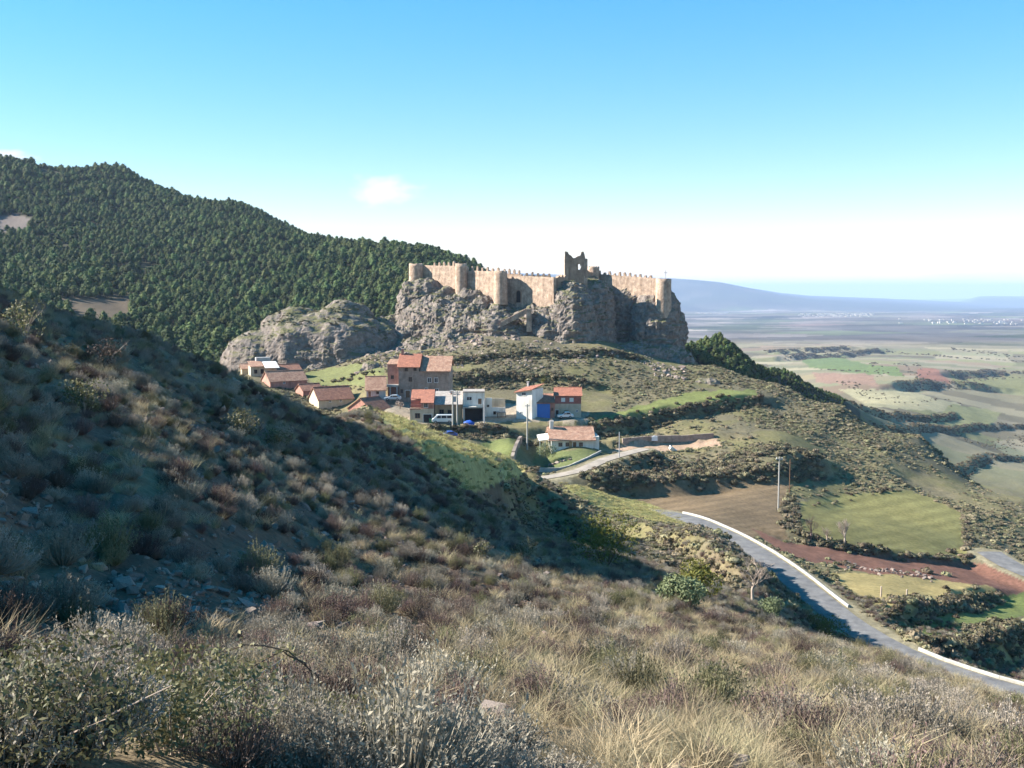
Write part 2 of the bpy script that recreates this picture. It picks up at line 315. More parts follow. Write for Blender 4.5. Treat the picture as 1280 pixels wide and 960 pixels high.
# ------------------------------------------------------------------ materials
def mat(name, col, rough=.85, var=.25, scale=3.0, bump=0.0, bscale=20.0, col2=None, rnd=0.0, attr=None, spec=.25, transl=0.0, hue=0.0):
    m = bpy.data.materials.new(name); m.use_nodes = True; t = m.node_tree; N = t.nodes; L = t.links
    b = N['Principled BSDF']; b.inputs['Roughness'].default_value = rough; b.inputs['Specular IOR Level'].default_value = spec
    tc = N.new('ShaderNodeTexCoord')
    if attr:
        a = N.new('ShaderNodeAttribute'); a.attribute_name = attr; base = a.outputs['Color']
    else:
        rg = N.new('ShaderNodeRGB'); rg.outputs[0].default_value = (*col, 1); base = rg.outputs[0]
    if col2 is not None:
        nz = N.new('ShaderNodeTexNoise'); nz.inputs['Scale'].default_value = scale*.6; nz.inputs['Detail'].default_value = 6
        L.new(tc.outputs['Object'], nz.inputs['Vector'])
        rp = N.new('ShaderNodeMapRange'); rp.inputs[1].default_value = .38; rp.inputs[2].default_value = .62
        L.new(nz.outputs['Fac'], rp.inputs[0])
        mx = N.new('ShaderNodeMix'); mx.data_type = 'RGBA'; L.new(rp.outputs[0], mx.inputs['Factor'])
        L.new(base, mx.inputs[6]); mx.inputs[7].default_value = (*col2, 1); base = mx.outputs[2]
    if var or rnd:
        hs = N.new('ShaderNodeHueSaturation'); L.new(base, hs.inputs['Color'])
        src = None
        if var:
            nz = N.new('ShaderNodeTexNoise'); nz.inputs['Scale'].default_value = scale; nz.inputs['Detail'].default_value = 8; nz.inputs['Roughness'].default_value = .65
            L.new(tc.outputs['Object'], nz.inputs['Vector'])
            mr = N.new('ShaderNodeMapRange'); mr.inputs[1].default_value = .3; mr.inputs[2].default_value = .7; mr.inputs[3].default_value = 1-var; mr.inputs[4].default_value = 1+var
            L.new(nz.outputs['Fac'], mr.inputs[0]); src = mr.outputs[0]
        if rnd:
            oi = N.new('ShaderNodeObjectInfo'); mr = N.new('ShaderNodeMapRange'); mr.inputs[3].default_value = 1-rnd; mr.inputs[4].default_value = 1+rnd
            L.new(oi.outputs['Random'], mr.inputs[0])
            if src is not None:
                mu = N.new('ShaderNodeMath'); mu.operation = 'MULTIPLY'; L.new(src, mu.inputs[0]); L.new(mr.outputs[0], mu.inputs[1]); src = mu.outputs[0]
            else: src = mr.outputs[0]
            if hue:
                wn = N.new('ShaderNodeTexWhiteNoise'); wn.noise_dimensions = '1D'; L.new(oi.outputs['Random'], wn.inputs['W'])
                mh = N.new('ShaderNodeMapRange'); mh.inputs[3].default_value = .5-hue; mh.inputs[4].default_value = .5+hue
                L.new(wn.outputs['Value'], mh.inputs[0]); L.new(mh.outputs[0], hs.inputs['Hue'])
        L.new(src, hs.inputs['Value']); base = hs.outputs[0]
    L.new(base, b.inputs['Base Color'])
    if bump:
        nz = N.new('ShaderNodeTexNoise'); nz.inputs['Scale'].default_value = bscale; nz.inputs['Detail'].default_value = 6
        L.new(tc.outputs['Object'], nz.inputs['Vector'])
        bp = N.new('ShaderNodeBump'); bp.inputs['Strength'].default_value = 1; bp.inputs['Distance'].default_value = bump
        L.new(nz.outputs['Fac'], bp.inputs['Height']); L.new(bp.outputs[0], b.inputs['Normal'])
    if transl:
        tr = N.new('ShaderNodeBsdfTranslucent'); L.new(base, tr.inputs['Color'])
        ms = N.new('ShaderNodeMixShader'); ms.inputs[0].default_value = transl
        L.new(b.outputs[0], ms.inputs[1]); L.new(tr.outputs[0], ms.inputs[2]); L.new(ms.outputs[0], N['Material Output'].inputs['Surface'])
    return m
def roof_mat(name, col, col2, rnd=0):
    m = mat(name, col, .9, .3, 2.2, 0, 1, col2, rnd); t = m.node_tree; N = t.nodes; L = t.links
    tc = N.new('ShaderNodeTexCoord'); wv = N.new('ShaderNodeTexWave'); wv.inputs['Scale'].default_value = 1.3; wv.inputs['Distortion'].default_value = .6
    wv.bands_direction = 'X'; L.new(tc.outputs['Object'], wv.inputs['Vector'])
    bp = N.new('ShaderNodeBump'); bp.inputs['Distance'].default_value = .08; L.new(wv.outputs['Fac'], bp.inputs['Height']); L.new(bp.outputs[0], N['Principled BSDF'].inputs['Normal'])
    return m
M = {}
M['ground'] = mat('ground', (.2, .2, .2), .95, .34, 1.6, .09, 7, attr='Col', spec=.1)
M['rock'] = mat('rock', (.215, .18, .158), .95, .45, .8, .25, 2.2, (.155, .132, .118), spec=.1)
def ledge_growth(m, c):                        # scrub and moss holding on the flatter ledges
    t = m.node_tree; N = t.nodes; L = t.links; b = N['Principled BSDF']; old = b.inputs['Base Color'].links[0].from_socket
    ge = N.new('ShaderNodeNewGeometry'); sx = N.new('ShaderNodeSeparateXYZ'); L.new(ge.outputs['Normal'], sx.inputs[0])
    nz = N.new('ShaderNodeTexNoise'); nz.inputs['Scale'].default_value = .22; nz.inputs['Detail'].default_value = 7; tc = N.new('ShaderNodeTexCoord'); L.new(tc.outputs['Object'], nz.inputs['Vector'])
    ad = N.new('ShaderNodeMath'); ad.operation = 'MULTIPLY_ADD'; L.new(nz.outputs['Fac'], ad.inputs[0]); ad.inputs[1].default_value = 1.6; L.new(sx.outputs['Z'], ad.inputs[2])
    mr = N.new('ShaderNodeMapRange'); mr.inputs[1].default_value = 1.42; mr.inputs[2].default_value = 1.75; L.new(ad.outputs[0], mr.inputs[0])
    mx = N.new('ShaderNodeMix'); mx.data_type = 'RGBA'; L.new(mr.outputs[0], mx.inputs['Factor']); L.new(old, mx.inputs[6]); mx.inputs[7].default_value = (*c, 1); L.new(mx.outputs[2], b.inputs['Base Color'])
ledge_growth(M['rock'], (.12, .115, .06))
M['stone'] = mat('stone', (.225, .18, .155), .9, .3, 9, .01, 30, None, .35, spec=.15, hue=.02)
M['castle'] = mat('castle_stone', (.46, .345, .265), .95, .40, .8, .2, 2.6, (.355, .265, .205), spec=.1)
M['castle2'] = mat('castle_stone_dark', (.36, .25, .18), .95, .3, .5, .12, 2.2, (.29, .205, .15), spec=.1)
def streaks(m, k):                             # rain streaks running down old masonry
    t = m.node_tree; N = t.nodes; L = t.links; b = N['Principled BSDF']; old = b.inputs['Base Color'].links[0].from_socket
    tc = N.new('ShaderNodeTexCoord'); mp = N.new('ShaderNodeMapping'); mp.inputs['Scale'].default_value = (1, 1, .16); L.new(tc.outputs['Object'], mp.inputs['Vector'])
    nz = N.new('ShaderNodeTexNoise'); nz.inputs['Scale'].default_value = 1.1; nz.inputs['Detail'].default_value = 6; L.new(mp.outputs[0], nz.inputs['Vector'])
    mr = N.new('ShaderNodeMapRange'); mr.inputs[1].default_value = .45; mr.inputs[2].default_value = .7; mr.inputs[4].default_value = k; L.new(nz.outputs['Fac'], mr.inputs[0])
    mx = N.new('ShaderNodeMix'); mx.data_type = 'RGBA'; mx.blend_type = 'MULTIPLY'; L.new(mr.outputs[0], mx.inputs['Factor']); L.new(old, mx.inputs[6]); mx.inputs[7].default_value = (.55, .50, .46, 1); L.new(mx.outputs[2], b.inputs['Base Color'])
streaks(M['castle'], .55); streaks(M['castle2'], .6)
M['asphalt'] = mat('asphalt', (.125, .122, .125), .9, .28, .9, .015, 14, (.16, .155, .152))
M['track'] = mat('track_dirt', (.30, .26, .22), .95, .2, .6, .03, 5, (.24, .21, .18))
M['concrete'] = mat('concrete', (.34, .325, .30), .85, .25, 1.2, .01, 8)
M['white'] = mat('white_render', (.74, .72, .68), .9, .10, .5, .02, 6, (.66, .63, .58))
M['greyw'] = mat('grey_render', (.46, .45, .44), .9, .12, .6, .02, 6, (.40, .39, .38))
M['cream'] = mat('cream_render', (.56, .47, .35), .9, .12, .5, .02, 6, (.48, .40, .30))
M['ochre'] = mat('ochre_render', (.42, .30, .18), .9, .15, .5, .02, 6, (.36, .25, .16))
M['brown'] = mat('brown_stone_wall', (.27, .205, .17), .95, .3, 1.2, .06, 3, (.32, .26, .22))
M['pink'] = mat('pink_brick', (.45, .24, .19), .95, .2, 1.2, .04, 5, (.38, .20, .16))
M['redw'] = mat('red_brick', (.30, .12, .10), .95, .2, 1.5, .04, 5)
M['roof'] = roof_mat('orange_tiles', (.38, .16, .105), (.30, .13, .09))
M['roof2'] = roof_mat('brown_tiles', (.33, .17, .115), (.24, .12, .09))
M['roof3'] = roof_mat('weathered_tiles', (.40, .25, .18), (.30, .17, .12))
M['roofg'] = roof_mat('grey_tiles', (.40, .36, .33), (.33, .29, .26))
for k_ in ('white', 'greyw', 'cream', 'ochre', 'brown', 'pink'): streaks(M[k_], .55)
M['glass'] = mat('window_glass', (.03, .035, .045), .15, 0, spec=.5)
M['dark'] = mat('near_black', (.02, .018, .018), .9, 0)  # paints the shade inside openings; also dark doors and panes
M['frame'] = mat('white_frame', (.7, .7, .7), .6, 0)
M['wood'] = mat('brown_wood', (.16, .09, .05), .8, .25, 4)
M['blue'] = mat('blue_door', (.035, .16, .50), .6, .06, 2)
M['tarp'] = mat('blue_tarp', (.025, .09, .42), .45, .1, 2, .05, 3)
M['town'] = mat('town_walls', (.50, .44, .38), .9, .1)
M['green'] = mat('green_plastic', (.04, .16, .09), .5, .05)
M['pole'] = mat('pole_concrete', (.33, .32, .30), .85, .1, 2)
M['metal'] = mat('grey_metal', (.35, .35, .36), .5, .1)
M['carw'] = mat('white_car_paint', (.72, .73, .74), .3, .02, spec=.5)
M['cars'] = mat('silver_car_paint', (.5, .55, .6), .3, .02, spec=.5)
M['carb'] = mat('blue_car_paint', (.02, .08, .32), .3, .02, spec=.5)
M['tyre'] = mat('tyre', (.02, .02, .02), .9, 0)
M['lamp'] = mat('lamp_glass', (.7, .7, .65), .2, 0, spec=.5)
M['tail'] = mat('tail_lamp', (.4, .02, .02), .3, 0)
M['pine'] = mat('pine_needles', (.070, .095, .030), .8, .3, .6, 0, 1, (.050, .072, .025), .5, spec=.2, transl=.12, hue=.035)
M['bark'] = mat('bark', (.10, .075, .055), .95, .2, 4)
M['scrub'] = mat('scrub_leaves', (.205, .18, .115), .9, .25, 2, 0, 1, (.165, .15, .09), .45, spec=.15, transl=.15, hue=.035)
M['hedge'] = mat('dark_hedge', (.135, .108, .075), .9, .3, 2, 0, 1, (.095, .088, .052), .4, spec=.15, transl=.1, hue=.03)
M['grey_shrub'] = mat('grey_shrub', (.275, .245, .20), .9, .2, 6, 0, 1, None, .35, spec=.15, transl=.2, hue=.018)
M['dark_shrub'] = mat('brown_shrub', (.145, .105, .092), .9, .2, 6, 0, 1, None, .4, spec=.15, transl=.15, hue=.02)
M['green_shrub'] = mat('green_shrub', (.165, .155, .088), .85, .2, 6, 0, 1, None, .35, spec=.2, transl=.2, hue=.02)
M['broom'] = mat('broom_leaves', (.17, .155, .035), .8, .25, 4, 0, 1, (.10, .11, .03), .2, spec=.2, transl=.2)
M['bramble'] = mat('bramble_leaves', (.115, .12, .055), .6, .4, 9, 0, 1, (.19, .17, .085), .3, spec=.35, transl=.25)
M['dry'] = mat('dry_grass', (.36, .30, .19), .85, .2, 4, 0, 1, None, .3, spec=.2, transl=.25, hue=.015)
M['olive'] = mat('olive_leaves', (.16, .19, .10), .8, .25, 4, spec=.2, transl=.15)
M['grass'] = mat('rough_grass', (.33, .30, .135), .85, .2, 4, 0, 1, None, .3, spec=.2, transl=.2, hue=.02)
M['twig'] = mat('pale_twigs', (.36, .29, .24), .9, .15, 4)
M['yellow'] = mat('yellow_leaves', (.65, .42, .02), .7, .1, 4, transl=.2)
M['orange'] = mat('orange_leaf', (.55, .18, .03), .7, .1, 4, transl=.2)

# ------------------------------------------------------------------ mesh helpers
class MB:
    def __init__(s): s.v = []; s.f = []
    def add(s, v, f):
        o = len(s.v); s.v += [tuple(a) for a in v]; s.f += [tuple(o+i for i in q) for q in f]; return s
    def box(s, x0, x1, y0, y1, z0, z1, top=None):
        tx, ty = top or (0, 0)
        return s.add([(x0,y0,z0),(x1,y0,z0),(x1,y1,z0),(x0,y1,z0),(x0+tx,y0+ty,z1),(x1-tx,y0+ty,z1),(x1-tx,y1-ty,z1),(x0+tx,y1-ty,z1)],
                     [(3,2,1,0),(4,5,6,7),(0,1,5,4),(1,2,6,5),(2,3,7,6),(3,0,4,7)])
    def prism(s, poly, a0, a1, axis='x'):      # poly in the other two axes
        n = len(poly)
        def q(a, p): return (a, p[0], p[1]) if axis == 'x' else ((p[0], a, p[1]) if axis == 'y' else (p[0], p[1], a))
        return s.add([q(a0, p) for p in poly]+[q(a1, p) for p in poly],
                     [tuple(range(n-1, -1, -1)), tuple(range(n, 2*n))]+[(i, (i+1) % n, n+(i+1) % n, n+i) for i in range(n)])
    def tube(s, pts, rad, n=6):
        pts = [Vector(p) for p in pts]; rad = rad if hasattr(rad, '__len__') else [rad]*len(pts); vs = []; fs = []
        for i, p in enumerate(pts):
            d = (pts[min(i+1, len(pts)-1)]-pts[max(i-1, 0)]).normalized(); a = d.orthogonal().normalized(); b = d.cross(a)
            for k in range(n):
                t = 2*math.pi*k/n; vs.append(p+(a*math.cos(t)+b*math.sin(t))*rad[i])
        for i in range(len(pts)-1):
            for k in range(n): fs.append((i*n+k, i*n+(k+1) % n, (i+1)*n+(k+1) % n, (i+1)*n+k))
        fs.append(tuple(range(n-1, -1, -1))); fs.append(tuple(range((len(pts)-1)*n, len(pts)*n)))
        return s.add(vs, fs)
    def mesh(s, name, m, smooth=False):
        me = bpy.data.meshes.new(name); me.from_pydata(s.v, [], s.f); me.update()
        bm = bmesh.new(); bm.from_mesh(me); bmesh.ops.recalc_face_normals(bm, faces=bm.faces); bm.to_mesh(me); bm.free()
        if m is not None: me.materials.append(M[m] if isinstance(m, str) else m)
        if smooth: me.polygons.foreach_set('use_smooth', [True]*len(me.polygons))
        return me
    def build(s, name, m, parent=None, loc=None, smooth=False):
        return link(name, s.mesh(name, m, smooth), parent, loc)
def link(name, data, parent=None, loc=None):
    o = bpy.data.objects.new(name, data); COL.objects.link(o)
    if parent is not None: o.parent = parent
    if loc is not None: o.location = loc
    return o
def tag(o, label=None, cat=None, group=None, kind=None):
    if label: o['label'] = label
    if cat: o['category'] = cat
    if group: o['group'] = group
    if kind: o['kind'] = kind
    return o
def thing(name, label, cat, loc=(0,0,0), rz=0, group=None):
    o = link(name, None, None, loc); o.rotation_euler = (0, 0, rz); o.empty_display_size = .3
    return tag(o, label, cat, group)
def np_mesh(name, v, f, m, smooth=True):
    me = bpy.data.meshes.new(name); v = np.asarray(v, np.float32); f = np.asarray(f, np.int32); k = f.shape[1]
    me.vertices.add(len(v)); me.vertices.foreach_set('co', v.ravel())
    me.loops.add(f.size); me.loops.foreach_set('vertex_index', f.ravel())
    me.polygons.add(len(f)); me.polygons.foreach_set('loop_start', np.arange(0, f.size, k, dtype=np.int32)); me.polygons.foreach_set('loop_total', np.full(len(f), k, np.int32))
    if smooth: me.polygons.foreach_set('use_smooth', np.ones(len(f), bool))
    me.update(calc_edges=True)
    if m: me.materials.append(M[m] if isinstance(m, str) else m)
    return me

# ------------------------------------------------------------------ the ground: one sheet from the camera to the horizon
us = np.concatenate([np.linspace(-1.62, -.62, 70)[:-1], np.linspace(-.62, .60, 800), np.linspace(.60, 1.4, 40)[1:]])
def geo(a, b, s): return np.arange(math.log(a), math.log(b), s)
ls = np.concatenate([geo(3, 40, .014), geo(40, 92, .008), geo(92, 260, .0036), geo(260, 330, .0045), geo(330, 520, .0045), geo(520, 1200, .010), geo(1200, 60000, .014)])
UU, LL = np.meshgrid(us, np.exp(ls)); gx = (UU*LL).ravel(); gy = (LL-12).ravel()
gz = H(gx, gy)
nr, nc = UU.shape
idx = np.arange(nr*nc).reshape(nr, nc)
faces = np.stack([idx[:-1, :-1], idx[:-1, 1:], idx[1:, 1:], idx[1:, :-1]], -1).reshape(-1, 4)
g_me = np_mesh('ground', np.stack([gx, gy, gz], -1), faces, 'ground')
# land cover colours
r = np.hypot(gx, gy); px, py = proj(gx, gy, gz)
def mix(a, b, t): return a*(1-t[:, None])+b*t[:, None]
n1 = fbm2(gx/1.7, gy/1.7, 3, 21); n2 = fbm2(gx/9, gy/9, 3, 22); n3 = fbm2(gx/30, gy/30, 3, 23)
soil = np.array([.125, .082, .062]); dryg = np.array([.19, .148, .095]); scr = np.array([.125, .11, .07]); grs = np.array([.14, .128, .062]); red = np.array([.13, .075, .055])
col = np.tile(soil, (len(gx), 1))
col = mix(col, dryg, sstep(-.25, .35, n1+.5*n2))
path = (np.exp(-(((px-310)/120)**2+((py-690)/50)**2))+.8*np.exp(-(((px-200)/230)**2+((py-750)/70)**2)))*(r < 40)
col = mix(col, red, np.clip(path*1.2, 0, 1)*.8)
mid = sstep(70, 130, r)
cm = mix(np.tile(scr, (len(gx), 1)), grs, sstep(-.15, .35, n2+.7*n3)); cm = mix(cm, np.array([.20, .165, .095]), sstep(.1, .5, n3-.5*n1)*.6)
col = mix(col, cm, mid)
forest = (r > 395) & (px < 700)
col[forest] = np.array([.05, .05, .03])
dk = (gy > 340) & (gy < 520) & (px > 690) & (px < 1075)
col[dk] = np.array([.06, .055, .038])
# far farmland: patchwork of fields
far = sstep(480, 620, r)*(px > 700)
def cells(sx, sy, seed, ang):
    ca, sa = math.cos(ang), math.sin(ang); X = gx*ca-gy*sa; Y = gx*sa+gy*ca
    X = X+sx*.5*fbm2(gx/(sx*3), gy/(sx*3), 2, seed); ix = np.floor(X/sx); off = _h(ix, ix*0, ix*0, seed); iy = np.floor(Y/sy+off*3)
    return _h(ix, iy, ix*0, seed+1), _h(ix, iy, ix*0, seed+2)
pal = .68*np.array([[.30,.26,.16],[.29,.24,.14],[.33,.28,.19],[.25,.24,.12],[.30,.22,.15],[.26,.25,.15],[.36,.31,.20],[.20,.17,.11]])
c1, c2 = cells(150, 90, 41, .5)
ff = pal[(c1*7.99).astype(int)]*(.8+.4*c2)[:, None]
col = mix(col, ff, far)
palp = .48*np.array([[.31,.25,.22],[.25,.21,.18],[.35,.29,.25],[.25,.23,.17],[.30,.21,.18],[.17,.15,.14],[.38,.32,.28],[.18,.20,.11],[.11,.11,.10]])
c1, c2 = cells(300, 520, 51, .9)
fp = palp[(c1*8.99).astype(int)]*(.45+1.1*c2)[:, None]*(1+.5*fbm2(gx/140, gy/260, 3, 61))[:, None]
c1, c2 = cells(1500, 2600, 57, -.4); fp = fp*(.7+.6*c1)[:, None]
col = mix(col, fp, sstep(2600, 3400, r))
mesa = sstep(9500, 11500, gy); col = mix(col, np.array([.05, .055, .055]), mesa*.9)
ids = cover(gx, gy, gz)
for i, (pl, a, b, c, s) in enumerate(LC):
    k = ids == i
    if k.any():
        f_ = 1+.18*n1[k]+.15*n2[k]
        if i in (0, 1): f_ = f_*(1+(.09+.10*n2[k])*np.sin((px[k]*.25+py[k]*1.6)*(.6 if i == 0 else .35)+3*n3[k]))*(1+.25*n3[k])
        col[k] = c[None]*f_[:, None]
for line, hw in WAYS:                         # worn verge along the ways
    k = np.nonzero((gy > 85) & (gy < 250) & (gx > -20) & (gx < 120))[0]
    d, _z = way_info(gx[k], gy[k], line); m = d < hw+.7; col[k[m]] = np.array([.20, .175, .115])*(1+.4*n1[k[m]])[:, None]
col = np.clip(col, .01, .8)
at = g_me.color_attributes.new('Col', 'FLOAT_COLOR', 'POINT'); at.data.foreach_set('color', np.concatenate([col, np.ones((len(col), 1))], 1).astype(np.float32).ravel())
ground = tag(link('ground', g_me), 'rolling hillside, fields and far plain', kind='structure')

def ribbon(name, line, hw, m, lift, label):
    mb = MB(); L = []; 
    for i, p in enumerate(line):
        d = line[min(i+1, len(line)-1)]-line[max(i-1, 0)]; nrm = Vector((-d.y, d.x, 0)).normalized()
        for t in (-1, -.5, 0, .5, 1): L.append((p.x+nrm.x*hw*t, p.y+nrm.y*hw*t, p.z+lift+.06*(1-t*t)))
    fs = [(i*5+k, i*5+k+1, (i+1)*5+k+1, (i+1)*5+k) for i in range(len(line)-1) for k in range(4)]
    mb.add(L, fs); return tag(mb.build(name, m, smooth=True), label, kind='structure')
ribbon('road', ROADL, 1.95, 'asphalt', .03, 'asphalt road winding below the village')
ribbon('driveway', DRIVEL, 1.5, 'track', .045, 'pale track up to the bungalow')
ribbon('valley_road', SECL, 2.2, 'asphalt', .03, 'lower bend of the road at the right edge')
# ------------------------------------------------------------------ rock masses
def blob(c, rad, seed, sub=5, pw=2.6, amp=.16, cut=-.35, freq=1.0):
    bm = bmesh.new(); bmesh.ops.create_icosphere(bm, subdivisions=sub, radius=1)
    v = np.array([x.co[:] for x in bm.verts]); f = np.array([[q.index for q in p.verts] for p in bm.faces]); bm.free()
    k = (np.abs(v)**pw).sum(1)**(-1/pw); v = v*k[:, None]
    rad = np.array(rad); w_ = v*rad; nrm = v/np.linalg.norm(v, axis=1)[:, None]
    s = 9.0/freq; m_ = rad.min()
    d = amp*m_*fbm3(w_/s+seed*7.1, 3, seed) + .45*amp*m_*fbm3(w_*np.array([1, 1, 1.6])/(s*.33)+seed, 3, seed+9, True) + .14*amp*m_*fbm3(w_/(s*.09), 2, seed+3, True)
    w_ = w_+nrm*d[:, None]
    w_[:, 2] = np.maximum(w_[:, 2], cut*rad[2])
    return w_+np.array(c), f
def rocks(name, lst, label, vox=.8, sm=10, amp=1.0, seed=0):
    V = []; Fs = []; o = 0                    # masses fused into one skin, then weathered
    for a in lst: v, f = blob(*a[0], **a[1]); V.append(v); Fs.append(f+o); o += len(v)
    ob = link(name, np_mesh(name, np.concatenate(V), np.concatenate(Fs), 'rock'))
    rm = ob.modifiers.new('fuse', 'REMESH'); rm.mode = 'VOXEL'; rm.voxel_size = vox
    s_ = ob.modifiers.new('smooth', 'SMOOTH'); s_.iterations = sm; s_.factor = .6
    dg = bpy.context.evaluated_depsgraph_get(); me = bpy.data.meshes.new_from_object(ob.evaluated_get(dg)); ob.modifiers.clear(); ob.data = me; me.name = name
    n = len(me.vertices); v = np.empty(n*3, np.float32); me.vertices.foreach_get('co', v); v = v.reshape(-1, 3).astype(float)
    nm = np.empty(n*3, np.float32); me.vertices.foreach_get('normal', nm); nm = nm.reshape(-1, 3)
    bed = v[:, 2]/2.7+.9*fbm3(v/14+seed*2, 3, seed+11); bed = bed-np.floor(bed)
    d = .5*(bed-.5)+.9*np.minimum(0, fbm3(v*np.array([1, 1, .3])/5.5+seed, 2, seed+13)*1.6+.15) + 1.3*fbm3(v/12+seed, 3, seed+1) + .8*fbm3(v*np.array([1, 1, .5])/4.2, 3, seed+2, True) + .75*fbm3(v*np.array([.6, .6, 1.6])/2.6, 3, seed+5, True) + .55*fbm3(v/1.3, 2, seed+7, True)
    v = v+nm*(d*amp)[:, None]
    me.vertices.foreach_set('co', v.astype(np.float32).ravel()); me.update()
    me.materials.clear(); me.materials.append(M['rock']); me.polygons.foreach_set('use_smooth', [False]*len(me.polygons))
    return tag(ob, label, kind='structure')
def bl(pxc, py_top, py_bot, Y, wpx, ry, seed, **k):   # a mass from its picture width, top and foot rows
    t = P(pxc, py_top, Y); b = P(pxc, py_bot, Y); rx = wpx/2/F*Y; rz = (t.z-b.z)
    return (((t.x, Y, b.z), (rx, ry, rz), seed), dict(dict(sub=5), **k))
rocks('castle_rock', [
  bl(527, 350, 430, 366, 50, 13, 3, pw=5),
  bl(555, 368, 444, 362, 110, 24, 4, pw=2.4),
  bl(590, 372, 446, 358, 150, 28, 14, pw=2.4),
  bl(640, 379, 448, 356, 150, 30, 5, pw=2.4),
  bl(690, 374, 450, 354, 110, 28, 6, pw=2.4),
  bl(712, 354, 450, 345, 64, 20, 7, pw=2.6),
  bl(735, 352, 450, 354, 60, 18, 16, pw=3),
  bl(793, 357, 470, 362, 106, 14, 8, pw=4.5),
  bl(815, 374, 470, 352, 54, 13, 12, pw=4),
  bl(495, 404, 442, 354, 100, 16, 9, pw=2.2),
  bl(600, 416, 452, 338, 260, 16, 11, pw=2.0),
  bl(700, 424, 456, 332, 170, 12, 13, pw=2.0),
  bl(795, 430, 462, 340, 150, 12, 10, pw=2.0),
], 'grey conglomerate crag under the castle', .6, 6, 1.0, 3)
rocks('rock_dome', [
  bl(402, 388, 466, 342, 180, 22, 21, pw=2.2),
  bl(432, 377, 440, 348, 80, 14, 22, pw=2.2),
  bl(325, 420, 474, 334, 90, 14, 23, pw=2.2),
  bl(466, 406, 448, 344, 80, 14, 24, pw=2.2),
], 'rounded grey rock dome beside the pine wood', .6, 10, .4, 8)
rocks('rock_ledge', [bl(395, 440, 458, 324, 130, 3, 25, pw=3), bl(880, 474, 492, 301, 40, 3, 26, sub=4, pw=2.4),
  bl(463, 453, 470, 300, 22, 2.5, 27, sub=4, pw=2.4)], 'low broken ledges of grey rock on the slope', .4, 3, .5, 5)

# ------------------------------------------------------------------ the castle
castle = thing('castle', 'ruined tan stone castle with battlements on the grey crag', 'castle', P(640, 365, 350))
cl = castle.location
def rel(p): return Vector(p)-cl
def rough_mesh(mb_mesh, amp, seed, cuts=0):
    if cuts:
        bm = bmesh.new(); bm.from_mesh(mb_mesh); bmesh.ops.subdivide_edges(bm, edges=bm.edges, cuts=cuts, use_grid_fill=True); bm.to_mesh(mb_mesh); bm.free()
    n = len(mb_mesh.vertices); v = np.empty(n*3, np.float32); mb_mesh.vertices.foreach_get('co', v); v = v.reshape(-1, 3).astype(float)
    d = np.stack([fbm3(v/1.6+k*31.7+seed, 3, seed+k) for k in range(3)], -1)*amp
    mb_mesh.vertices.foreach_set('co', (v+d).astype(np.float32).ravel()); mb_mesh.update(); return mb_mesh
def merlon_mesh(seed):
    mb = MB(); mb.prism([(-.38, 0), (.38, 0), (.38, 1.0), (.26, 1.35), (0, 1.62), (-.26, 1.35), (-.38, 1.0)], -.3, .3, 'y')
    return rough_mesh(mb.mesh('merlon', 'castle'), .07, seed)
MER = [merlon_mesh(i) for i in range(4)]
MERR = []                                     # weathered stumps
for i in range(3):
    mb = MB(); mb.prism([(-.42, 0), (.4, 0), (.36, .8), (.2, 1.25), (-.3, 1.15), (-.4, .6)], -.35, .35, 'y'); MERR.append(rough_mesh(mb.mesh('merlon', 'castle'), .12, 40+i))
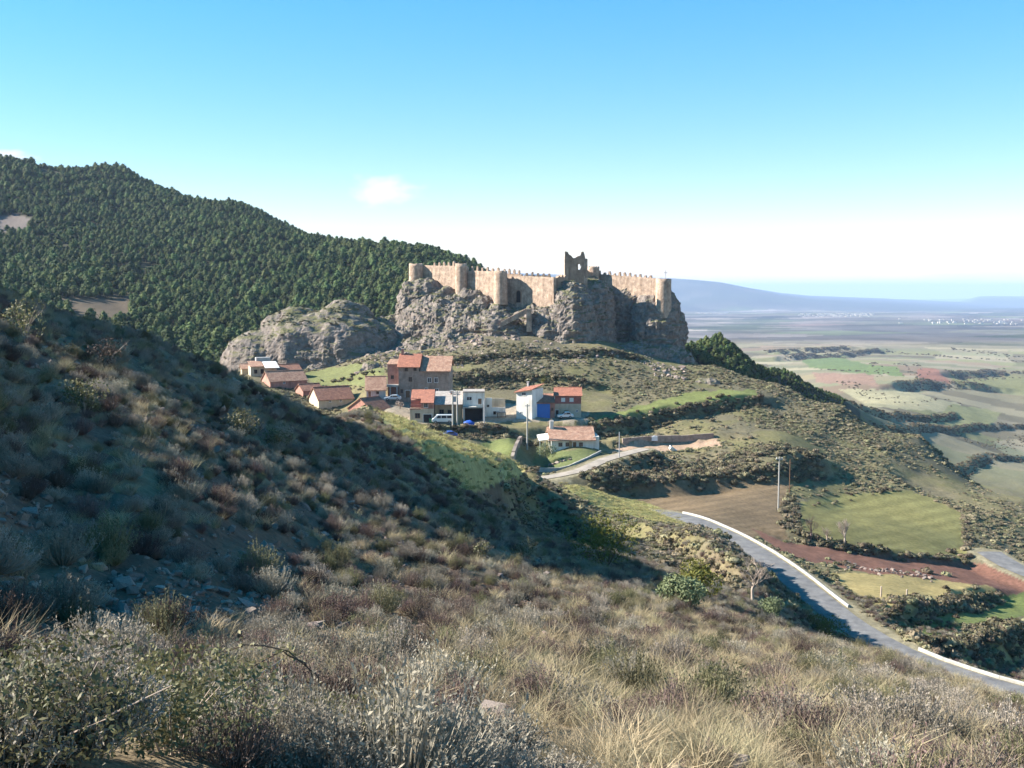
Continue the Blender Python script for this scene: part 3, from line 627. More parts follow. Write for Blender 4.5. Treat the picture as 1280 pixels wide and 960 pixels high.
def curtain(a, b, top_a, top_b, bot, th=1.2, mers=0, m0=.08, m1=.95, ruin=0, seed=0, mat_='castle', door=None, mset=MER):
    # a, b: picture column + distance of the two ends; top rows; foot row
    A = rel(P(a[0], top_a, a[1])); B = rel(P(b[0], top_b, b[1])); za = rel(P(a[0], bot, a[1])).z; zb = rel(P(b[0], bot, b[1])).z
    d = Vector((B.x-A.x, B.y-A.y, 0)); L = d.length; d.normalize(); ang = math.atan2(d.y, d.x)
    n = max(8, int(L/.8)); z0 = min(za, zb)-2
    bot_pts = []; top = []
    rs = random.Random(seed)
    for i in range(n+1):
        t = i/n; z = A.z+(B.z-A.z)*t + (rs.uniform(-1, .2)*ruin if ruin else rs.uniform(-.05, .05)); top.append((t*L, z))
    mb = MB(); nz = 7
    # front and back skins in columns, unbroken behind the dark gate panel
    vs = []; 
    for side in (0, th):
        for i in range(n+1):
            for k in range(nz+1): vs.append((top[i][0], side, z0+(top[i][1]-z0)*k/nz))
    def vi(s, i, k): return s*(n+1)*(nz+1)+i*(nz+1)+k
    fs = []
    for s in (0, 1):
        for i in range(n):
            for k in range(nz): fs.append((vi(s, i, k), vi(s, i+1, k), vi(s, i+1, k+1), vi(s, i, k+1)))
    for i in range(n): fs.append((vi(0, i, nz), vi(0, i+1, nz), vi(1, i+1, nz), vi(1, i, nz)))
    for i in (0, n):
        for k in range(nz): fs.append((vi(0, i, k), vi(0, i, k+1), vi(1, i, k+1), vi(1, i, k)))
    mb.add(vs, fs); me = rough_mesh(mb.mesh('curtain_wall', mat_), .10, seed+3)
    w_ = link('curtain_wall', me, castle, (A.x, A.y, 0)); w_.rotation_euler = (0, 0, ang)
    for i in range(mers):
        t = m0+(m1-m0)*i/max(1, mers-1)
        o = link('merlon', mset[i % len(mset)], w_, (t*L, th*.35, A.z+(B.z-A.z)*t-.12)); o.scale = (rs.uniform(.8, 1.12), 1, rs.uniform(.6, 1.12)); o.rotation_euler = (0, rs.uniform(-.06, .06), 0)
    if door:
        t, dw, z1, zt = door; mb = MB(); x = t*L
        pts = [(x-dw/2, z1), (x+dw/2, z1), (x+dw/2, zt-dw/2)]+[(x+dw/2*math.cos(q), zt-dw/2+dw/2*math.sin(q)) for q in np.linspace(.2, math.pi-.2, 9)]+[(x-dw/2, zt-dw/2)]
        mb.prism(pts, -.16, .3, 'y'); mb.build('gateway_shade_panel', 'dark', w_)  # solid near-black panel painting the shade inside the gate
        mb = MB()
        ring = [(x+(dw/2+.35)*math.cos(q), zt-dw/2+(dw/2+.35)*math.sin(q)) for q in np.linspace(0, math.pi, 11)]; ring2 = [(x+dw/2*math.cos(q), zt-dw/2+dw/2*math.sin(q)) for q in np.linspace(math.pi, 0, 11)]
        mb.prism([(x+dw/2+.35, z1)]+ring+[(x-dw/2-.35, z1), (x-dw/2, z1)]+ring2+[(x+dw/2, z1)], -.24, .1, 'y'); mb.build('gate_arch', 'castle2', w_)
    return w_
def tower(px, Y, top, bot, r0, seed, mers=0, ruin=.25):
    c = rel(P(px, top, Y)); z1 = c.z; z0 = rel(P(px, bot, Y)).z-3; n = 28; nz = 12; vs = []; fs = []; rs = random.Random(seed)
    jag = [rs.uniform(-ruin, ruin*.4) for _ in range(n)]
    for k in range(nz+1):
        for i in range(n):
            t = 2*math.pi*i/n; rr = r0*(1.06-.06*k/nz); z = z0+(z1+jag[i]-z0)*k/nz; vs.append((rr*math.cos(t), rr*math.sin(t), z))
    for k in range(nz):
        for i in range(n): fs.append((k*n+i, k*n+(i+1) % n, (k+1)*n+(i+1) % n, (k+1)*n+i))
    b = nz*n; o = len(vs)
    for i in range(n): t = 2*math.pi*i/n; vs.append(((r0-.7)*math.cos(t), (r0-.7)*math.sin(t), z1+jag[i]*.5))
    for i in range(n): fs.append((b+i, b+(i+1) % n, o+(i+1) % n, o+i))
    o2 = len(vs)
    for i in range(n): t = 2*math.pi*i/n; vs.append(((r0-.7)*math.cos(t), (r0-.7)*math.sin(t), z1-1.2))
    for i in range(n): fs.append((o+i, o+(i+1) % n, o2+(i+1) % n, o2+i))
    fs.append(tuple(o2+i for i in range(n)))
    mb = MB(); mb.add(vs, fs); me = rough_mesh(mb.mesh('round_tower', 'castle', True), .10, seed)
    o = link('round_tower', me, castle, (c.x, c.y, 0))
    for i in range(mers):
        t = math.pi+math.pi*(i+.5)/mers; q = link('merlon', MER[i % 4], o, ((r0-.3)*math.cos(t), (r0-.3)*math.sin(t), z1-.1)); q.rotation_euler = (0, 0, t+math.pi/2); q.scale = (.8, .8, .7)
    return o
tower(520, 365, 329.5, 352, 2.4, 1)
tower(576.5, 353, 329.5, 369, 1.95, 2)
tower(626, 342, 338.5, 369, 2.1, 3)
tower(829.5, 342, 348.5, 386, 2.5, 4)
curtain((524, 366), (574, 354.5), 331.5, 332.5, 358, mers=6, m0=.38, m1=.97, seed=11)
curtain((579, 354.5), (624, 343.5), 338.5, 339.0, 372, mers=7, m0=.10, m1=.95, seed=12)
curtain((628, 347), (692, 334), 343.8, 346.5, 390, mers=0, seed=13, door=(.33, 1.75, rel(P(649, 378, 342.5)).z, rel(P(649, 363, 342.5)).z))
curtain((628, 348.7), (652, 344.5), 341.5, 343.0, 352, th=.7, mers=4, m0=.1, m1=.85, seed=14)
curtain((655, 358), (688, 356), 344, 344.5, 362, th=.8, mers=5, m0=.1, m1=.95, seed=15, mset=MERR)      # far side battlement seen over the ruin
curtain((690, 334.4), (707, 340), 347, 340, 380, ruin=1.6, seed=16, mat_='castle2')
curtain((746, 357), (824, 343.5), 342.5, 348.2, 392, mers=11, m0=.04, m1=.86, seed=17, mset=MERR)
curtain((733, 349), (748, 356.5), 336, 343, 372, ruin=.8, seed=18, mat_='castle2')
# the keep: a broken square tower with a window
keep = link('keep', None, castle, rel(P(719.5, 352, 344))); keep.empty_display_size = .3
kw = 28/F*344; kz0 = -6; s_ = 344/F
def keepz(row): return (352-row)*s_
prof = [(-kw/2, keepz(315)), (-kw/2+.9, keepz(315.5)), (-kw/2+1.25, keepz(318.5)), (-kw/2+2.0, keepz(320)), (-kw/2+2.7, keepz(323.5)), (-.3, keepz(323)), (.6, keepz(320.5)), (1.35, keepz(320)), (1.6, keepz(315.5)), (2.6, keepz(315)), (2.75, keepz(323)), (kw/2, keepz(327.5))]
def keep_wall(name, prof, y0, y1, hole=None, m='castle2', seed=0):
    mb = MB(); xs = [p[0] for p in prof]; zs = [p[1] for p in prof]; n = 22; nz = 16
    X = np.linspace(xs[0], xs[-1], n+1); T = np.interp(X, xs, zs); vs = []; fs = []
    for y in (y0, y1):
        for i in range(n+1):
            for k in range(nz+1): vs.append((X[i], y, kz0+(T[i]-kz0)*k/nz))
    vi = lambda s, i, k: s*(n+1)*(nz+1)+i*(nz+1)+k
    gone = set()
    for i in range(n):
        for k in range(nz):
            cx = (X[i]+X[i+1])/2; cz = kz0+((T[i]+T[i+1])/2-kz0)*(k+.5)/nz
            if hole and hole[0] < cx < hole[1] and hole[2] < cz < hole[3]: gone.add((i, k)); continue
            for s in (0, 1): fs.append((vi(s, i, k), vi(s, i+1, k), vi(s, i+1, k+1), vi(s, i, k+1)))
    for i, k in gone:
        for di, dk, e in ((-1, 0, ((i, k), (i, k+1))), (1, 0, ((i+1, k), (i+1, k+1))), (0, -1, ((i, k), (i+1, k))), (0, 1, ((i, k+1), (i+1, k+1)))):
            if (i+di, k+dk) not in gone: fs.append((vi(0, *e[0]), vi(0, *e[1]), vi(1, *e[1]), vi(1, *e[0])))
    for i in range(n): fs.append((vi(0, i, nz), vi(0, i+1, nz), vi(1, i+1, nz), vi(1, i, nz)))
    for i in (0, n):
        for k in range(nz): fs.append((vi(0, i, k), vi(0, i, k+1), vi(1, i, k+1), vi(1, i, k)))
    mb.add(vs, fs); return link(name, rough_mesh(mb.mesh(name, m), .10, seed), keep)
keep_wall('keep_wall', prof, -2.6, -1.5, (.6, 1.6, keepz(336.5), keepz(332)), 'castle2', 5)
sw = keep_wall('keep_wall', [(-2.6, keepz(315.5)), (-1.4, keepz(318)), (0, keepz(322)), (1.5, keepz(330)), (2.6, keepz(338))], -.55, .55, None, 'castle', 6); sw.location = (-kw/2+.55, 0, 0); sw.rotation_euler = (0, 0, R(90))
sw = keep_wall('keep_wall', [(-2.6, keepz(324)), (-1.4, keepz(327)), (0, keepz(330)), (2.6, keepz(340))], -.55, .55, None, 'castle', 7); sw.location = (kw/2-.55, 0, 0); sw.rotation_euler = (0, 0, R(90))
tower(742, 356, 333, 352, 2.0, 9, ruin=.5)
# stair ramp up to the gate
a = rel(P(626, 402.5, 329)); b = rel(P(658, 386, 331)); mb = MB(); nst = 14
for i in range(nst):
    t0 = i/nst; t1 = (i+1)/nst; x0 = a.x+(b.x-a.x)*t0; x1 = a.x+(b.x-a.x)*t1; z = a.z+(b.z-a.z)*t1
    mb.box(x0, x1+.02, a.y-1.0, a.y+2.5, z-1.7, z)
mb.build('gate_stair', 'castle', castle)
mb = MB(); mb.box(b.x, b.x+1.6, a.y-1.2, a.y+3, a.z-3, b.z+.004); mb.build('gate_landing', 'castle', castle)
cr = thing('cross', 'thin iron cross standing on the rightmost round tower of the castle', 'cross', P(832, 350, 342))
mb = MB(); mb.box(-.06, .06, -.06, .06, -.6, 3.4); mb.build('shaft', 'metal', cr)
mb = MB(); mb.box(-.62, .62, -.05, .05, 2.3, 2.44); mb.build('crossbar', 'metal', cr)
# ------------------------------------------------------------------ village
def window(parent, x, z, ww, hh, y, m='frame', pane='glass', frame=.09):
    mb = MB(); f = frame
    mb.box(x-ww/2, x+ww/2, y-.06, y+.02, z+hh/2-f, z+hh/2); mb.box(x-ww/2, x+ww/2, y-.1, y+.02, z-hh/2, z-hh/2+f)
    mb.box(x-ww/2, x-ww/2+f, y-.058, y+.02, z-hh/2+f, z+hh/2-f); mb.box(x+ww/2-f, x+ww/2, y-.058, y+.02, z-hh/2+f, z+hh/2-f); mb.box(x-f/3, x+f/3, y-.05, y+.02, z-hh/2+f, z+hh/2-f)
    o = mb.build('window', m, parent); q = MB(); q.box(x-ww/2+f, x+ww/2-f, y-.022, y+.02, z-hh/2+f, z+hh/2-f); q.build('pane', pane, o); return o
def door(parent, x, z0, ww, hh, y, m='wood', name='door', jamb='frame'):
    mb = MB(); mb.box(x-ww/2, x+ww/2, y-.03, y+.02, z0, z0+hh); o = mb.build(name, m, parent)
    q = MB(); q.box(x-ww/2-.09, x-ww/2, y-.06, y+.02, z0, z0+hh+.09); q.box(x+ww/2, x+ww/2+.09, y-.06, y+.02, z0, z0+hh+.09); q.box(x-ww/2, x+ww/2, y-.06, y+.02, z0+hh, z0+hh+.09); q.build('frame', jamb, o)
    if name == 'door': q = MB(); q.box(x+ww*.3, x+ww*.36, y-.09, y-.03, z0+hh*.45, z0+hh*.52); q.build('handle', 'metal', o)
    return o
def slab(mb, pts, th):                        # pts: 4 corners, thickened downwards
    mb.add([tuple(p) for p in pts]+[(p[0], p[1], p[2]-th) for p in pts], [(0,1,2,3),(7,6,5,4),(0,4,5,1),(1,5,6,2),(2,6,7,3),(3,7,4,0)])
def roof_gable_x(parent, w_, d, h, rh, m, ov=.35, x0=None, ridge_m=None):   # ridge runs along x
    for s in (-1, 1):
        mb = MB(); e = h-rh*ov/(d/2)
        nx = max(3, int(w_/1.2)); rs = random.Random(int(w_*100)+s)
        slab(mb, [(-w_/2-ov, s*(d/2+ov), e+.16), (w_/2+ov, s*(d/2+ov), e+.16), (w_/2+ov, 0, h+rh+.16), (-w_/2-ov, 0, h+rh+.16)], .15)
        mb.build('roof', m, parent)
    mb = MB(); mb.tube([(-w_/2-ov, 0, h+rh+.14), (w_/2+ov, 0, h+rh+.14)], .14, 8); mb.build('ridge', m, parent)
def walls_gable_x(parent, w_, d, h, rh, m, sink=3):
    mb = MB(); mb.prism([(-d/2, -sink), (d/2, -sink), (d/2, h), (0, h+rh), (-d/2, h)], -w_/2, w_/2, 'x'); return mb.build('wall', m, parent)
def chimney(parent, x, y, z, h=1.2, m='pink', s=.3):
    mb = MB(); mb.box(x-s, x+s, y-s, y+s, z-.8, z+h); o = mb.build('chimney', m, parent); mb = MB(); mb.box(x-s-.1, x+s+.1, y-s-.1, y+s+.1, z+h, z+h+.12); mb.build('cap', 'greyw', o)
def base(px, py, Y): return P(px, py, Y)

# big stone house
S = 266/F
b = thing('stone_house', 'tall brown stone house with red tiled roof at the back of the village', 'house', base(530, 497, 266), R(-3))
W1 = 64*S
mb = MB(); mb.box(-W1/2, W1/2, 0, 8, -3, 33*S); mb.build('wall', 'brown', b)
mb = MB(); mb.prism([(0, 33*S), (8, 33*S), (8, 37*S), (4.2, 47*S), (0, 38*S)], -W1/2, -W1/2+26*S, 'x'); mb.build('upper_wall', 'brown', b)
mb = MB(); slab(mb, [(-W1/2-.3, -.5, 38.5*S), (-W1/2+26*S+.3, -.5, 38.5*S), (-W1/2+26*S+.3, 4.2, 54*S), (-W1/2-.3, 4.2, 54*S)], .18); slab(mb, [(-W1/2-.3, 4.2, 54*S-.004), (-W1/2+26*S+.3, 4.2, 54*S-.004), (-W1/2+26*S+.3, 8.4, 40*S), (-W1/2-.3, 8.4, 40*S)], .18); mb.build('roof', 'roof', b)
mb = MB(); mb.prism([(.3, 38*S-.2), (8, 38*S), (4.2, 53*S)], -W1/2+.05, -W1/2+26*S-.05, 'x'); mb.build('gable_wall', 'brown', b)
mb = MB(); slab(mb, [(-W1/2+26*S+.34, -.5, 33.5*S), (W1/2+.4, -.5, 33.5*S), (W1/2+.4, 5, 51*S), (-W1/2+26*S+.34, 5, 51*S)], .18); slab(mb, [(-W1/2+26*S+.34, 5, 51*S-.004), (W1/2+.4, 5, 51*S-.004), (W1/2+.4, 8.4, 38*S), (-W1/2+26*S+.34, 8.4, 38*S)], .18); mb.build('roof', 'roof3', b)
mb = MB(); mb.prism([(.2, 33*S-.1), (8, 33*S), (5, 50*S)], -W1/2+26*S+.4, W1/2-.02, 'x'); mb.build('gable_wall', 'brown', b)
for wx, wy, ww, hh in ((508,461.5,4,5),(519,461,4,5),(513,474,4.5,6),(537,475,5,6.5),(545.5,475,5,6.5),(533,486.5,4,4),(546,488,5,5),(502,489,3.5,5),(518,489,4.5,4)):
    window(b, (wx-530)*S, (497-wy)*S, ww*S, hh*S, 0 if wy > 465 else 0, 'wood' if wx < 530 else 'frame')
door(b, (509.5-530)*S, 0, 6*S, 9*S, 0)
chimney(b, -W1/2+.5, 4.0, 53*S, 1.4)
mb = MB(); mb.box(-W1/2-15*S, -W1/2-.01, 1.5, 7, -3, 41*S); mb.build('wing_wall', 'pink', b)
mb = MB(); slab(mb, [(-W1/2-15*S-.2, 1.2, 41.5*S), (-W1/2-.02, 1.2, 41.5*S), (-W1/2-.02, 7.2, 46*S), (-W1/2-15*S-.2, 7.2, 46*S)], .16); mb.build('wing_roof', 'roof3', b)
window(b, -W1/2-9*S, 25*S, 4*S, 5*S, 1.5, 'wood')
mb = MB(); mb.box(-W1/2-19*S, -W1/2-.02, -1.8, 1.49, 14*S, 16*S); mb.build('porch_roof', 'concrete', b)
for qx in (-W1/2-19*S, -W1/2-10*S, -W1/2-.3): mb = MB(); mb.box(qx, qx+.28, -1.8, -1.5, -2, 14*S-.01); mb.build('porch_post', 'greyw', b)
# small house to its left
def gable_house(name, label, px, py, Y, wpx, dm, hpx, rpx, rz, wm, rm, wins=(), doors=(), ov=.3, chim=None, gable=None):
    S = Y/F; b = thing(name, label, 'house', base(px, py, Y), R(rz)); b.location.y += dm/2
    w_ = wpx*S; walls_gable_x(b, w_, dm, hpx*S, rpx*S, wm); roof_gable_x(b, w_, dm, hpx*S, rpx*S, rm, ov)
    for (wx, wz, ww, wh, *mm) in wins: window(b, wx*S, wz*S, ww*S, wh*S, -dm/2, *(mm or ['frame']))
    for (dx, dw, dh, mm, nm) in doors: door(b, dx*S, 0, dw*S, dh*S, -dm/2, mm, nm)
    if chim: chimney(b, chim[0]*S, chim[1], (hpx+rpx)*S+chim[2])
    if gable:                                  # windows on the right gable wall
        for (gy_, gz_, ww, wh) in gable:
            o = link('gable_window', None, b, (w_/2, gy_, gz_)); o.rotation_euler = (0, 0, R(90)); o.empty_display_size = .2; window(o, 0, 0, ww, wh, 0).name = 'window'
    return b
gable_house('small_house', 'small grey-walled cottage with weathered tiles left of the tall stone house', 468, 496, 262, 24, 6, 9, 15, 8, 'greyw', 'roof3', [(2,5,3.5,3.5,'wood')], [(-8,3.5,7,'wood','door')])
gable_house('long_house', 'cream-walled house with long dull red roof below the green slope', 411, 508, 272, 46, 7.5, 9, 14, 30, 'cream', 'roof2', [(-8,7,3,4),(6,7,3,4)], gable=[(0, 1.6, .9, 1.0)])
gable_house('brick_shed', 'red brick shed with maroon tiles beside the shaded slope', 459, 522, 254, 34, 8, 10, 13, 55, 'pink', 'roof2', gable=[(-1, 1.2, .8, 1.6)])
gable_house('pink_gable_house', 'house with pink end wall and long tiled roof, nearest the rock dome', 352, 484, 287, 48, 7, 8, 11, 32, 'pink', 'roof3', [(-6,6,3,4)], gable=[(0, 1.4, .9, 1.0)])
gable_house('low_red_house', 'low red-roofed outhouse right of the pink gable house', 384, 494, 281, 26, 5, 6, 7, 35, 'pink', 'roof2')
gable_house('far_cottage', 'tiny tiled cottage at the far left end of the village', 310, 468, 301, 22, 5, 7, 5, 20, 'cream', 'roof3', [(0,4,2.5,2.5,'wood')])
gable_house('dark_roof_house', 'dark red roofed house behind the white awning at the far left', 352, 474, 302, 36, 7, 9, 8, 32, 'pink', 'roof2', [(-6,8,3,3,'wood'),(4,8,3,3,'wood')])
S = 297/F
b = thing('awning_barn', 'barn with white sheet awning among the far left roofs', 'barn', base(334, 472, 297), R(22))
mb = MB(); mb.box(-20*S, 12*S, 0, 5, -3, 14*S); mb.build('wall', 'cream', b)
mb = MB(); slab(mb, [(-21*S, -.4, 14.5*S), (-4*S, -.4, 14.5*S), (-4*S, 5.3, 20*S), (-21*S, 5.3, 20*S)], .15); mb.build('roof', 'roof3', b)
mb = MB(); slab(mb, [(-3.9*S, -2.4, 13*S), (14*S, -2.4, 13*S), (13*S, 3, 19.5*S), (-3.9*S, 3, 19.5*S)], .08); mb.build('awning', 'white', b)
window(b, -14*S, 8*S, 4*S, 5*S, 0, 'wood', 'dark'); window(b, -6*S, 8*S, 4*S, 6*S, 0, 'wood', 'dark')
mb = MB(); mb.box(-10*S, 8*S, 5.01, 7, 8*S, 24*S); mb.build('upper_block', 'greyw', b)
# front row: orange house, ochre house, garage house
S = 245/F; H_ = 37*S
b = thing('orange_roof_house', 'cream house with bright orange roof, red balcony and dark garage door', 'house', base(527.5, 528, 245), R(2))
mb = MB(); mb.box(-15*S, 14.8*S, 0, 7, -3, 17*S); mb.build('wall', 'cream', b)
mb = MB(); mb.box(-1.5*S, 14.75*S, .25, 7, 17*S, 26*S); mb.build('upper_wall', 'pink', b)
mb = MB(); mb.box(-14.6*S, -1.6*S, 2.6, 7, 17*S, 27*S); mb.build('upper_wall', 'pink', b)
mb = MB(); slab(mb, [(-14.9*S, 2.0, 29*S), (-1.4*S, 2.0, 29*S), (-1.4*S, 7.3, 38*S), (-14.9*S, 7.3, 38*S)], .16); slab(mb, [(-1.38*S, -.4, 25*S), (15.4*S, -.4, 25*S), (15.4*S, 7.3, 38*S), (-1.38*S, 7.3, 38*S)], .16); mb.build('roof', 'roof', b)
mb = MB(); mb.prism([(.3, 25.9*S), (7, 26*S), (7, 36.8*S)], -1.36*S, 14.7*S, 'x'); mb.build('gable_wall', 'pink', b)
bal = MB(); bal.box(-15.2*S, -1.3*S, -.16, 0, 16.6*S, 18*S); bo = bal.build('balcony', 'redw', b)
for i in range(9): mb = MB(); mb.box(-15*S+i*1.65*S, -15*S+i*1.65*S+.1, -.13, -.04, 18*S, 22*S); mb.build('baluster', 'redw', bo)
mb = MB(); mb.box(-15.2*S, -1.3*S, -.17, .0, 22*S, 22.7*S); mb.build('handrail', 'redw', bo)
mb = MB(); mb.box(-14.5*S, -1.6*S, 2.55, 2.6, 17.1*S, 26*S); mb.build('balcony_back', 'redw', b)
window(b, -5.5*S, 8.5*S, 6.5*S, 6.5*S, 0, 'wood'); window(b, 5*S, 21.5*S, 5.5*S, 6.5*S, .25)
door(b, 7*S, .05, 10.5*S, 10*S, 0, 'dark', 'garage_door')
S = 248/F
b = thing('ochre_house', 'ochre-walled house with pale grey tiled roof behind the white van', 'house', base(561.5, 528, 248), R(2))
mb = MB(); mb.box(-18*S, 16.5*S, 0, 7, -3, 23*S); mb.build('wall', 'ochre', b)
mb = MB(); slab(mb, [(-18.4*S, -.6, 23.2*S), (17*S, -.6, 23.2*S), (17*S, 7.4, 36*S), (-18.4*S, 7.4, 36*S)], .16); mb.build('roof', 'roofg', b)
mb = MB(); mb.prism([(.1, 23*S), (7, 23*S), (7, 34.6*S)], -17.9*S, 16.4*S, 'x'); mb.build('gable_wall', 'ochre', b)
window(b, -9.5*S, 13*S, 6*S, 7*S, 0, 'wood', 'dark'); window(b, 1*S, 13*S, 6*S, 6*S, 0, 'wood', 'dark'); door(b, -15*S, 0, 4*S, 10*S, 0)
chimney(b, 3*S, 5.5, 34*S, .6)
b = thing('garage_house', 'pale blue flat-roofed house with wide dark garage and white balcony', 'house', base(592.5, 528, 248), R(2))
mb = MB(); mb.box(-13.6*S, 13.5*S, 2.2, 8, -3, 37*S); mb.build('wall', 'white', b)
mb = MB(); mb.box(-14*S, 13.9*S, 1.9, 8.2, 37*S, 38.2*S); mb.build('roof', 'roofg', b)
mb = MB(); mb.box(-13.8*S, -11.5*S, 0, 2.18, -3, 18*S); mb.build('pier', 'greyw', b); mb = MB(); mb.box(11*S, 14*S, 0, 2.18, -3, 18*S); mb.build('pier', 'greyw', b)
mb = MB(); mb.box(-13.9*S, 14.2*S, -.1, 2.19, 18.01*S, 19.6*S); bo = mb.build('balcony', 'concrete', b)
mb = MB(); mb.box(3*S, 14.2*S, -.12, -.02, 19.62*S, 23*S); mb.build('parapet', 'white', bo)
mb = MB(); mb.box(-11.4*S, 10.9*S, 2.15, 2.21, 0, 17*S); mb.build('garage_shade_panel', 'dark', b)  # near-black sheet on the wall, painted shade of the garage interior
window(b, -6*S, 29*S, 7*S, 5*S, 2.2); door(b, 7.5*S, 20*S, 4.5*S, 9*S, 2.2, 'wood')
# yard walls
S = 254/F
b = thing('yard_wall', 'ruined whitewashed yard wall between the garage house and the tall white house', 'wall', base(620, 521, 256), R(4))
mb = MB(); mb.box(-14*S, -5*S, 0, .4, -3, 24*S); mb.box(-5*S+.01, 12*S, .02, .38, -3, 12*S); mb.build('wall', 'white', b)
mb = MB(); mb.box(-5*S+.03, 12*S, .8, 1.1, -2, 23*S); mb.build('back_wall', 'cream', b)
mb = MB(); mb.box(0, 12*S, -1.8, -.02, 6*S, 7*S); mb.build('lean_to', 'roofg', b)
for qx in (.2, 11.4*S): mb = MB(); mb.box(qx, qx+.14, -1.75, -1.6, -2, 6*S-.01); mb.build('post', 'wood', b)
window(b, -1.8*S, 5*S, 3.5*S, 4*S, .02, 'wood', 'dark'); window(b, -10*S, 14*S, 3*S, 3*S, 0, 'wood', 'dark')
# tall white house with a mono-pitch roof
S = 252/F
b = thing('white_house', 'tall narrow white house with small orange sloping roof beside blue garage', 'house', base(654, 523, 252), R(-24))
mb = MB(); mb.prism([(-9.5*S, -3), (12*S, -3), (12*S, 36.5*S), (-9.5*S, 32.5*S)], 0, 7, 'y'); mb.build('wall', 'white', b)
mb = MB(); slab(mb, [(-12*S, -.5, 33*S), (13*S, -.5, 37.5*S), (13*S, 7.4, 41.5*S), (-12*S, 7.4, 37*S)], .15); mb.build('roof', 'roof', b)
mb = MB(); mb.prism([(0, 32.4*S), (7, 36*S), (7, 32*S)], -9.4*S, 11.9*S, 'x'); mb.build('gable_wall', 'white', b)
window(b, 1*S, 31*S, 6*S, 4*S, 0); window(b, -3*S, 7*S, 3*S, 3.5*S, 0, 'frame', 'dark')
o = link('side_window', None, b, (-9.5*S, 3.5, 20*S)); o.rotation_euler = (0, 0, R(-90)); window(o, 0, 0, .8, 1.0, 0, 'frame', 'dark')
chimney(b, -8*S, 6.5, 36*S, 1.3, 'greyw', .2)
b = thing('blue_garage', 'low garage with big bright blue door and dark red roof', 'garage', base(680.5, 523.5, 254), R(0))
S = 254/F
mb = MB(); mb.box(-13*S, 13*S, 0, 6, -3, 20.5*S); mb.build('wall', 'pink', b)
mb = MB(); slab(mb, [(-13*S, -.4, 20.7*S), (13.4*S, -.4, 20.7*S), (13.4*S, 6, 29*S), (-13*S, 6, 29*S)], .15); mb.build('roof', 'roof2', b)
door(b, -2.5*S, 0, 19*S, 19*S, 0, 'blue', 'garage_door', 'pink'); window(b, 10*S, 12*S, 3*S, 4*S, 0, 'wood')
# right house
S = 256/F
b = thing('brick_band_house', 'two-storey house, cream below and brick above, at the right end of the upper row', 'house', base(710.5, 521.5, 256), R(-2)); dm = 8
b.location.y += dm/2; w_ = 33*S
mb = MB(); mb.box(-w_/2, w_/2, -dm/2, dm/2, -3, 17*S); mb.build('lower_wall', 'cream', b)
mb = MB(); mb.prism([(-dm/2-.03, 17*S+.003), (dm/2, 17*S+.003), (dm/2, 27*S), (0, 35*S), (-dm/2-.03, 27*S)], -w_/2-.01, w_/2+.03, 'x'); mb.build('upper_wall', 'redw', b)
mb = MB(); mb.prism([(-dm/2-.02, 8*S), (dm/2, 8*S), (dm/2, 26.9*S), (0, 34.8*S), (-dm/2-.02, 26.9*S)], -w_/2-.12, -w_/2-.015, 'x'); mb.build('white_gable', 'white', b)
roof_gable_x(b, w_, dm, 27*S, 8*S, 'roof', .3)
window(b, -6*S, 22*S, 5*S, 5*S, -dm/2-.03, 'frame', 'lamp'); window(b, 4.5*S, 22*S, 5*S, 5*S, -dm/2-.03, 'frame', 'lamp')
door(b, -13.5*S, 0, 4*S, 9*S, -dm/2, 'dark'); window(b, 11.5*S, 8*S, 3*S, 3*S, -dm/2, 'frame', 'dark'); window(b, -2*S, 6*S, 5*S, 5*S, -dm/2, 'wood', 'dark')
# bungalow
S = 232/F
b = thing('bungalow', 'white bungalow with broad brown roof, chimney and front garden below the village', 'house', base(714, 562, 232), R(3)); dm = 9
b.location.y += dm/2; w_ = 53*S
walls_gable_x(b, w_, dm, 13*S, 12*S, 'white'); roof_gable_x(b, w_, dm, 13*S, 12*S, 'roof3', .6)
for wx in (-15, -6, 11): window(b, wx*S, 6.5*S, 5*S, 5*S, -dm/2, 'wood')
door(b, 3*S, 0, 4.5*S, 9.5*S, -dm/2)
mb = MB(); mb.box(-4*S, 0, -dm/2-.09, -dm/2-.07, 0, 10.5*S); mb.build('stone_panel', 'ochre', b)
chimney(b, -w_/2+.4, -.5, 24*S, 1.6, 'white', .4)
mb = MB(); slab(mb, [(-w_/2-15*S, -dm/2+1, 11*S), (-w_/2-.05, -dm/2+1, 13*S), (-w_/2-.05, dm/2-1, 15*S), (-w_/2-15*S, dm/2-1, 13*S)], .14); mb.build('porch_roof', 'white', b)
for qy in (-dm/2+1.1, dm/2-1.4):
    for qx in (-w_/2-14.5*S, -w_/2-8*S): mb = MB(); mb.box(qx, qx+.2, qy, qy+.2, -1.5, 11.2*S); mb.build('porch_post', 'white', b)
mb = MB(); mb.box(w_/2+.02, w_/2+8*S, -dm/2+.5, dm/2-2, -2, 16*S); mb.build('annexe', 'white', b)
